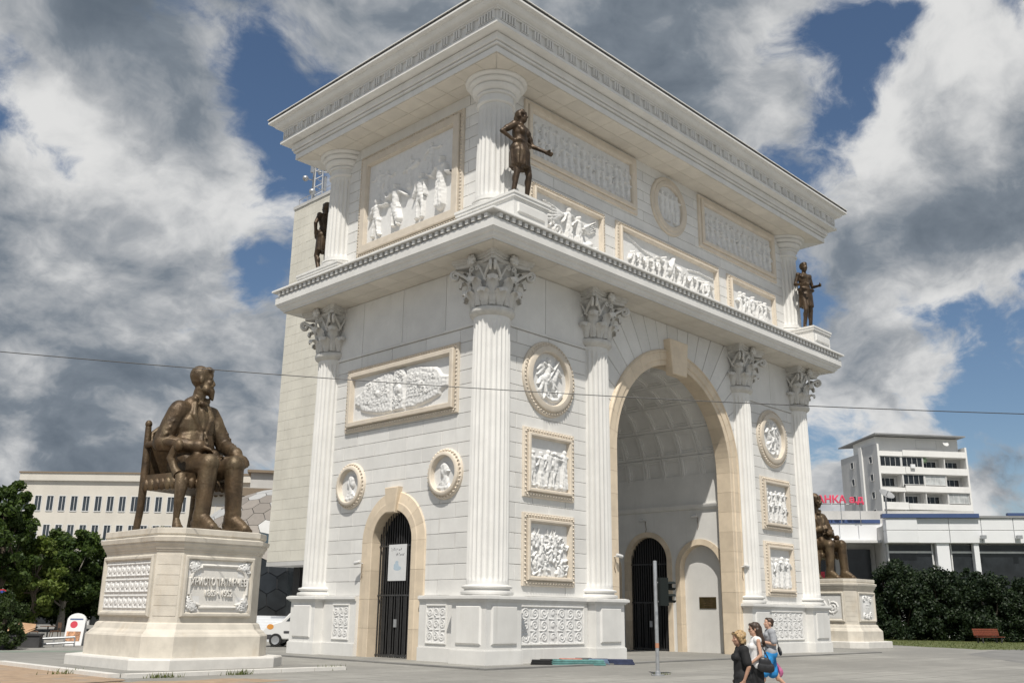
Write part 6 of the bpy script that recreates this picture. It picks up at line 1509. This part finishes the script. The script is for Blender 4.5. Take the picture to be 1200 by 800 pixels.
# pedlar's folded cloths on the paving by the arch
PC = {'black': (.015, .015, .016), 'teal': (.10, .23, .22), 'coral': (.42, .16, .12), 'grey': (.12, .12, .12), 'navy': (.035, .045, .09), 'slate blue': (.13, .19, .28)}
rg = random.Random(4)
for nm, x, y, L, wd, rz, z in (('black', 2.2, -.55, .75, .4, -45, 0), ('teal', 3.35, -1.25, 1.9, .5, -42, 0), ('coral', 3.9, -.45, .9, .4, -38, .0), ('grey', 4.75, -.35, .7, .35, -42, 0), ('slate blue', 4.35, -1.35, .8, .45, -52, .0), ('navy', 4.95, -1.75, 1.2, .4, -46, 0), ('navy', 4.75, -1.05, .8, .35, -36, .0), ('black', 2.85, -.45, .9, .35, -42, .0)):
    m_ = mat('cloth_'+nm.replace(' ', '_'), PC[nm], .9, var=.25, vscale=6, bump=.4, bscale=30); Q = T(x, y, z, R(rz)); g = G()
    for k in range(3): g.slab([(-L/2+.02*k, -wd/2), (L/2-.03*k, -wd/2+.01*k), (L/2-.03*k, wd/2-.02*k), (-L/2+.02*k, wd/2)], .01+.06*k, .065+.06*k, .02, Q)
    lab = {'black': 'black folded cloth at the left end of the pedlar\'s row' if x < 2.5 else 'black folded cloth behind the teal one', 'teal': 'long teal folded cloth lying on the paving by the arch', 'coral': 'coral folded cloth behind the teal one', 'grey': 'grey folded cloth at the back, nearest the arch', 'slate blue': 'slate blue folded cloth beside the teal one', 'navy': 'navy folded cloth at the right end of the row' if x > 4.9 else 'navy folded cloth in the middle of the row'}[nm]
    tag(obj('folded_cloth', g, m_), lab, 'cloth', 'cloths laid out by a pedlar')
# bench on the lawn
BQ = T(57.4, 3.1, 0, math.atan2(-1.23, 3.05)); bn = thing('park_bench', 'red-brown slatted bench on the lawn before the hedge', 'bench', (57.4, 3.1, 0)); M_REDW = mat('red_brown_wood', (.20, .055, .03), .6, var=.25, vscale=8)
for k in range(4): obj('seat_slat', G().box(-1.35, 1.35, -.42+.13*k, -.31+.13*k, .44, .48, BQ), M_REDW, bn)
for k in range(4): obj('back_slat', G().box(-1.35, 1.35, .12+.03*k, .16+.03*k, .56+.13*k, .67+.13*k, BQ), M_REDW, bn)
for u in (-1.0, 1.0): g = G(); g.box(u-.05, u+.05, -.40, -.32, 0, .44, BQ); g.box(u-.05, u+.05, .05, .13, 0, .44, BQ); g.box(u-.05, u+.05, -.40, .13, .38, .43, BQ); g.tube([tuple(BQ @ Vector(q)) for q in ((u, .12, .4), (u, .28, 1.08))], .035, 6); obj('leg', g, M_BLACK, bn)
# van behind the left end of the arch
VM, _l = bframe((3.2, 19.05), (6.85, 15.35)); M_VANW = mat('white_car_paint', (.70, .70, .69), .25, var=.02, spec=.6); M_TYRE = mat('tyre', (.02, .02, .02), .85); M_ORAN = mat('orange_print', (.65, .28, .05), .6); M_TRIM = mat('dark_trim', (.05, .05, .055), .6)
vn = thing('delivery_van', 'small white van with orange print half hidden behind the left corner of the arch', 'van', (5, 17, 0))
prof = [(0, .35), (4.2, .35), (4.25, 1.0), (4.2, 1.82), (1.75, 1.86), (1.55, 1.82), (.95, 1.22), (.25, 1.02), (.02, .75)]
VF = VM @ Matrix(((1, 0, 0, 0), (0, 0, -1, 1.7), (0, 1, 0, 0), (0, 0, 0, 1)))
obj('body', G().slab(prof, 0, 1.7, .05, VF), M_VANW, vn)
obj('side_window', G().slab([(1.18, 1.22), (2.0, 1.22), (2.0, 1.68), (1.62, 1.68)], 1.702, 1.712, 0, VF), M_GLASS, vn); obj('windscreen', G().add([tuple(VM @ Vector(q)) for q in ((.95, .12, 1.245), (.95, 1.58, 1.245), (1.52, 1.50, 1.825), (1.52, .20, 1.825))], [(0, 1, 2, 3)]), M_GLASS, vn)
obj('door_print', G().slab([(.42+.17*math.cos(a), .95+.13*math.sin(a)) for a in np.linspace(0, 6.2, 12)], 1.7025, 1.708, 0, VF), M_ORAN, vn); obj('rubbing_strip', G().slab([(1.1, .66), (4.1, .66), (4.1, .76), (1.1, .76)], 1.7022, 1.73, .01, VF), M_TRIM, vn); obj('bumper', G().box(-.06, .5, -.02, 1.72, .35, .58, VM), M_TRIM, vn)
for u in (.72, 3.5):
    for v in (.05, 1.65):
        w_ = obj('wheel', G().lathe([(.0, -.09), (.29, -.09), (.32, -.05), (.32, .05), (.29, .09), (0, .09)], 22, VM @ Matrix.Translation((u, v, .32)) @ Matrix.Rotation(R(90), 4, 'X')), M_TYRE, vn, 40); obj('rim', G().lathe([(.20, .092), (.20, .115), (.15, .10), (.05, .11), (0, .11)], 18, VM @ Matrix.Translation((u, v, .32)) @ Matrix.Rotation(R(90), 4, 'X')), M_GREY, w_, 40)
# folding board sign, planters, road sign and café furniture at the left
AQ = T(-4.0, 23.9, 0, R(-38)); ab = thing('board_sign', 'white folding board sign with red disc and food picture', 'sign', (-4, 23.9, 0)); M_SIGNW = mat('white_board', (.72, .72, .72), .5); M_FOOD = mat('food_print', (.42, .22, .12), .7, var=.8, vscale=7)
for sg, yy in ((1, 0), (-1, .75)):
    Q = AQ @ Matrix.Translation((0, yy, 0)) @ Matrix.Rotation(R(-14*sg), 4, 'X') @ frame((0, 0, 0), (1, 0, 0), (0, -1, 0))
    p_ = obj('panel', G().slab([(-.42, 0), (.42, 0), (.42, 1.2)]+[(.42*math.cos(a), 1.2+.32*math.sin(a)) for a in np.linspace(.2, 2.94, 9)]+[(-.42, 1.2)], -.02, .02, .008, Q), M_SIGNW, ab)
    if sg > 0:
        obj('print', G().slab([(-.08+.17*math.cos(a), .98+.17*math.sin(a)) for a in np.linspace(0, 6, 14)], .0205, .022, 0, Q), M_RED, p_); obj('print', G().slab([(-.34, .2), (.30, .2), (.30, .66), (-.34, .66)], .0205, .0225, 0, Q), M_FOOD, p_); obj('print', G().slab([(-.30, 1.2), (.30, 1.2), (.30, 1.27), (-.30, 1.27)], .0205, .0222, 0, Q), M_BLUE, p_)
rs = thing('road_sign', 'round blue no-stopping sign with red rim at the left edge', 'sign', (.3, 46.6, 0)); RQ = frame((.27, 46.57, 2.45), (math.cos(R(-25)), math.sin(R(-25)), 0), (math.sin(R(-25)), -math.cos(R(-25)), 0)); M_SBLUE = mat('sign_blue', (.03, .06, .30), .5); M_SRED = mat('sign_red', (.40, .03, .03), .5)
circ = lambda r, n=24: [(r*math.cos(2*math.pi*i/n), r*math.sin(2*math.pi*i/n)) for i in range(n)]
obj('pole', G().tube([(.3, 46.6, 0), (.3, 46.6, 2.95)], .03, 8), M_GREY, rs); obj('disc', G().slab(circ(.44), 0, .02, 0, RQ), M_SRED, rs); obj('blue_field', G().slab(circ(.35), .0205, .024, 0, RQ), M_SBLUE, rs); obj('red_bar', G().slab([(-.22, .16), (-.16, .22), (.22, -.16), (.16, -.22)], .0245, .028, 0, RQ), M_SRED, rs)
M_POT = mat('dark_planter', (.05, .05, .052), .8, var=.2, vscale=3); M_CARD = mat('cardboard', (.42, .27, .16), .9, var=.15, vscale=6)
for x, y, lb in ((-8.6, 20.8, 'dark planter box under the low shrub at the left edge'), (-6.9, 22.6, 'dark planter box with a piece of cardboard on it')):
    g = G(); Q = T(x, y, 0, R(-30)); g.box(-.9, .9, -.4, .4, 0, .52, Q); g.box(-.95, .95, -.45, .45, .521, .60, Q); tag(obj('planter', g, M_POT), lb, 'planter', 'planters by the café')
g = G(); Q = T(-6.9, 22.5, .60, R(-30)); g.add([(-.55, -.2, .05), (0, -.28, .0), (.1, .1, .45), (-.5, .25, .5)], [(0, 1, 2, 3)], Q); g.add([(0, -.28, 0), (.6, -.25, .25), (.55, .2, .4), (.1, .1, .45)], [(0, 1, 2, 3)], Q); g.add([(.0, -.27, .01), (.25, -.4, -.0), (.62, -.28, .2), (.55, -.2, .2)], [(0, 1, 2, 3)], Q)
cbd = tag(obj('cardboard_piece', g, M_CARD), 'crumpled tan cardboard on the dark planter', 'cardboard'); md = cbd.modifiers.new('t', 'SOLIDIFY'); md.thickness = .02
M_WOOD = mat('café_wood', (.13, .07, .04), .6, var=.3, vscale=9)
def cafe_chair(x, y, rz, mt, lb):
    r = thing('cafe_chair', lb, 'chair', (x, y, 0), 'chairs outside the café'); Q = T(x, y, 0, rz)
    obj('seat', G().box(-.22, .22, -.22, .22, .43, .47, Q), mt, r); obj('backrest', G().box(-.22, .22, .19, .23, .62, .92, Q), mt, r)
    for sx in (-1, 1):
        for sy in (-1, 1): obj('leg', G().tube([tuple(Q @ Vector(q)) for q in ((sx*.19, sy*.19, .45 if sy < 0 else .92), (sx*.21, sy*.24, 0))], .02, 6), mt, r)
def cafe_table(x, y, mt, lb):
    r = thing('cafe_table', lb, 'table', (x, y, 0), 'tables outside the café'); obj('table_top', G().lathe([(0, .71), (.42, .71), (.42, .745), (0, .75)], 20, T(x, y, 0)), mt, r); obj('leg', G().lathe([(.04, .02), (.04, .71)], 10, T(x, y, 0)), M_BLACK, r); obj('foot', G().lathe([(0, 0), (.25, 0), (.25, .03), (0, .05)], 16, T(x, y, 0)), M_BLACK, r)
cafe_table(-1.6, 33.2, M_WOOD, 'wooden café table nearest the left planter'); cafe_table(1.6, 32.4, M_WOOD, 'wooden café table beside the pale tree trunk'); cafe_table(4.2, 33.5, M_FRAMEW, 'white café table behind the board sign')
for i, (x, y, rz, m2, lb) in enumerate(((-2.4, 33.0, 1.2, M_WOOD, 'wooden café chair left of the leftmost table'), (-.9, 33.9, -1.6, M_WOOD, 'wooden café chair right of the leftmost table'), (.9, 32.2, 1.5, M_WOOD, 'wooden café chair left of the middle table'), (2.4, 32.9, -1.4, M_WOOD, 'wooden café chair right of the middle table'), (3.5, 33.2, 1.3, M_FRAMEW, 'white café chair left of the white table'), (5.0, 33.9, -1.5, M_FRAMEW, 'white café chair right of the white table'))): cafe_chair(x, y, rz, m2, lb)
# metal barrier beside the board sign
br = thing('low_barrier', 'grey low metal barrier lying before the board sign', 'barrier', (-5.4, 22.6, 0)); g = G()
for z in (.1, .34): g.tube([(-6.2, 22.9, z), (-4.6, 22.2, z+.1)], .05, 8)
obj('rail', g, M_GREY, br); g = G(); [g.tube([(-6.2+.4*k, 22.9-.175*k, 0), (-6.2+.4*k, 22.9-.175*k, .42)], .035, 6) for k in range(5)]; obj('post', g, M_GREY, br)
# overhead cable
pts = []
for i in range(61):
    t = -.5+2.0*i/60; pts.append(Vector((-15.13+20.13*t, 4.42-20.62*t, 8.65-1.40*t-.22*4*t*(1-t))))
cb2 = obj('overhead_cable', G().tube(pts, .013, 6), M_BLACK); tag(cb2, 'thin black overhead cable crossing in front of the arch', 'cable')
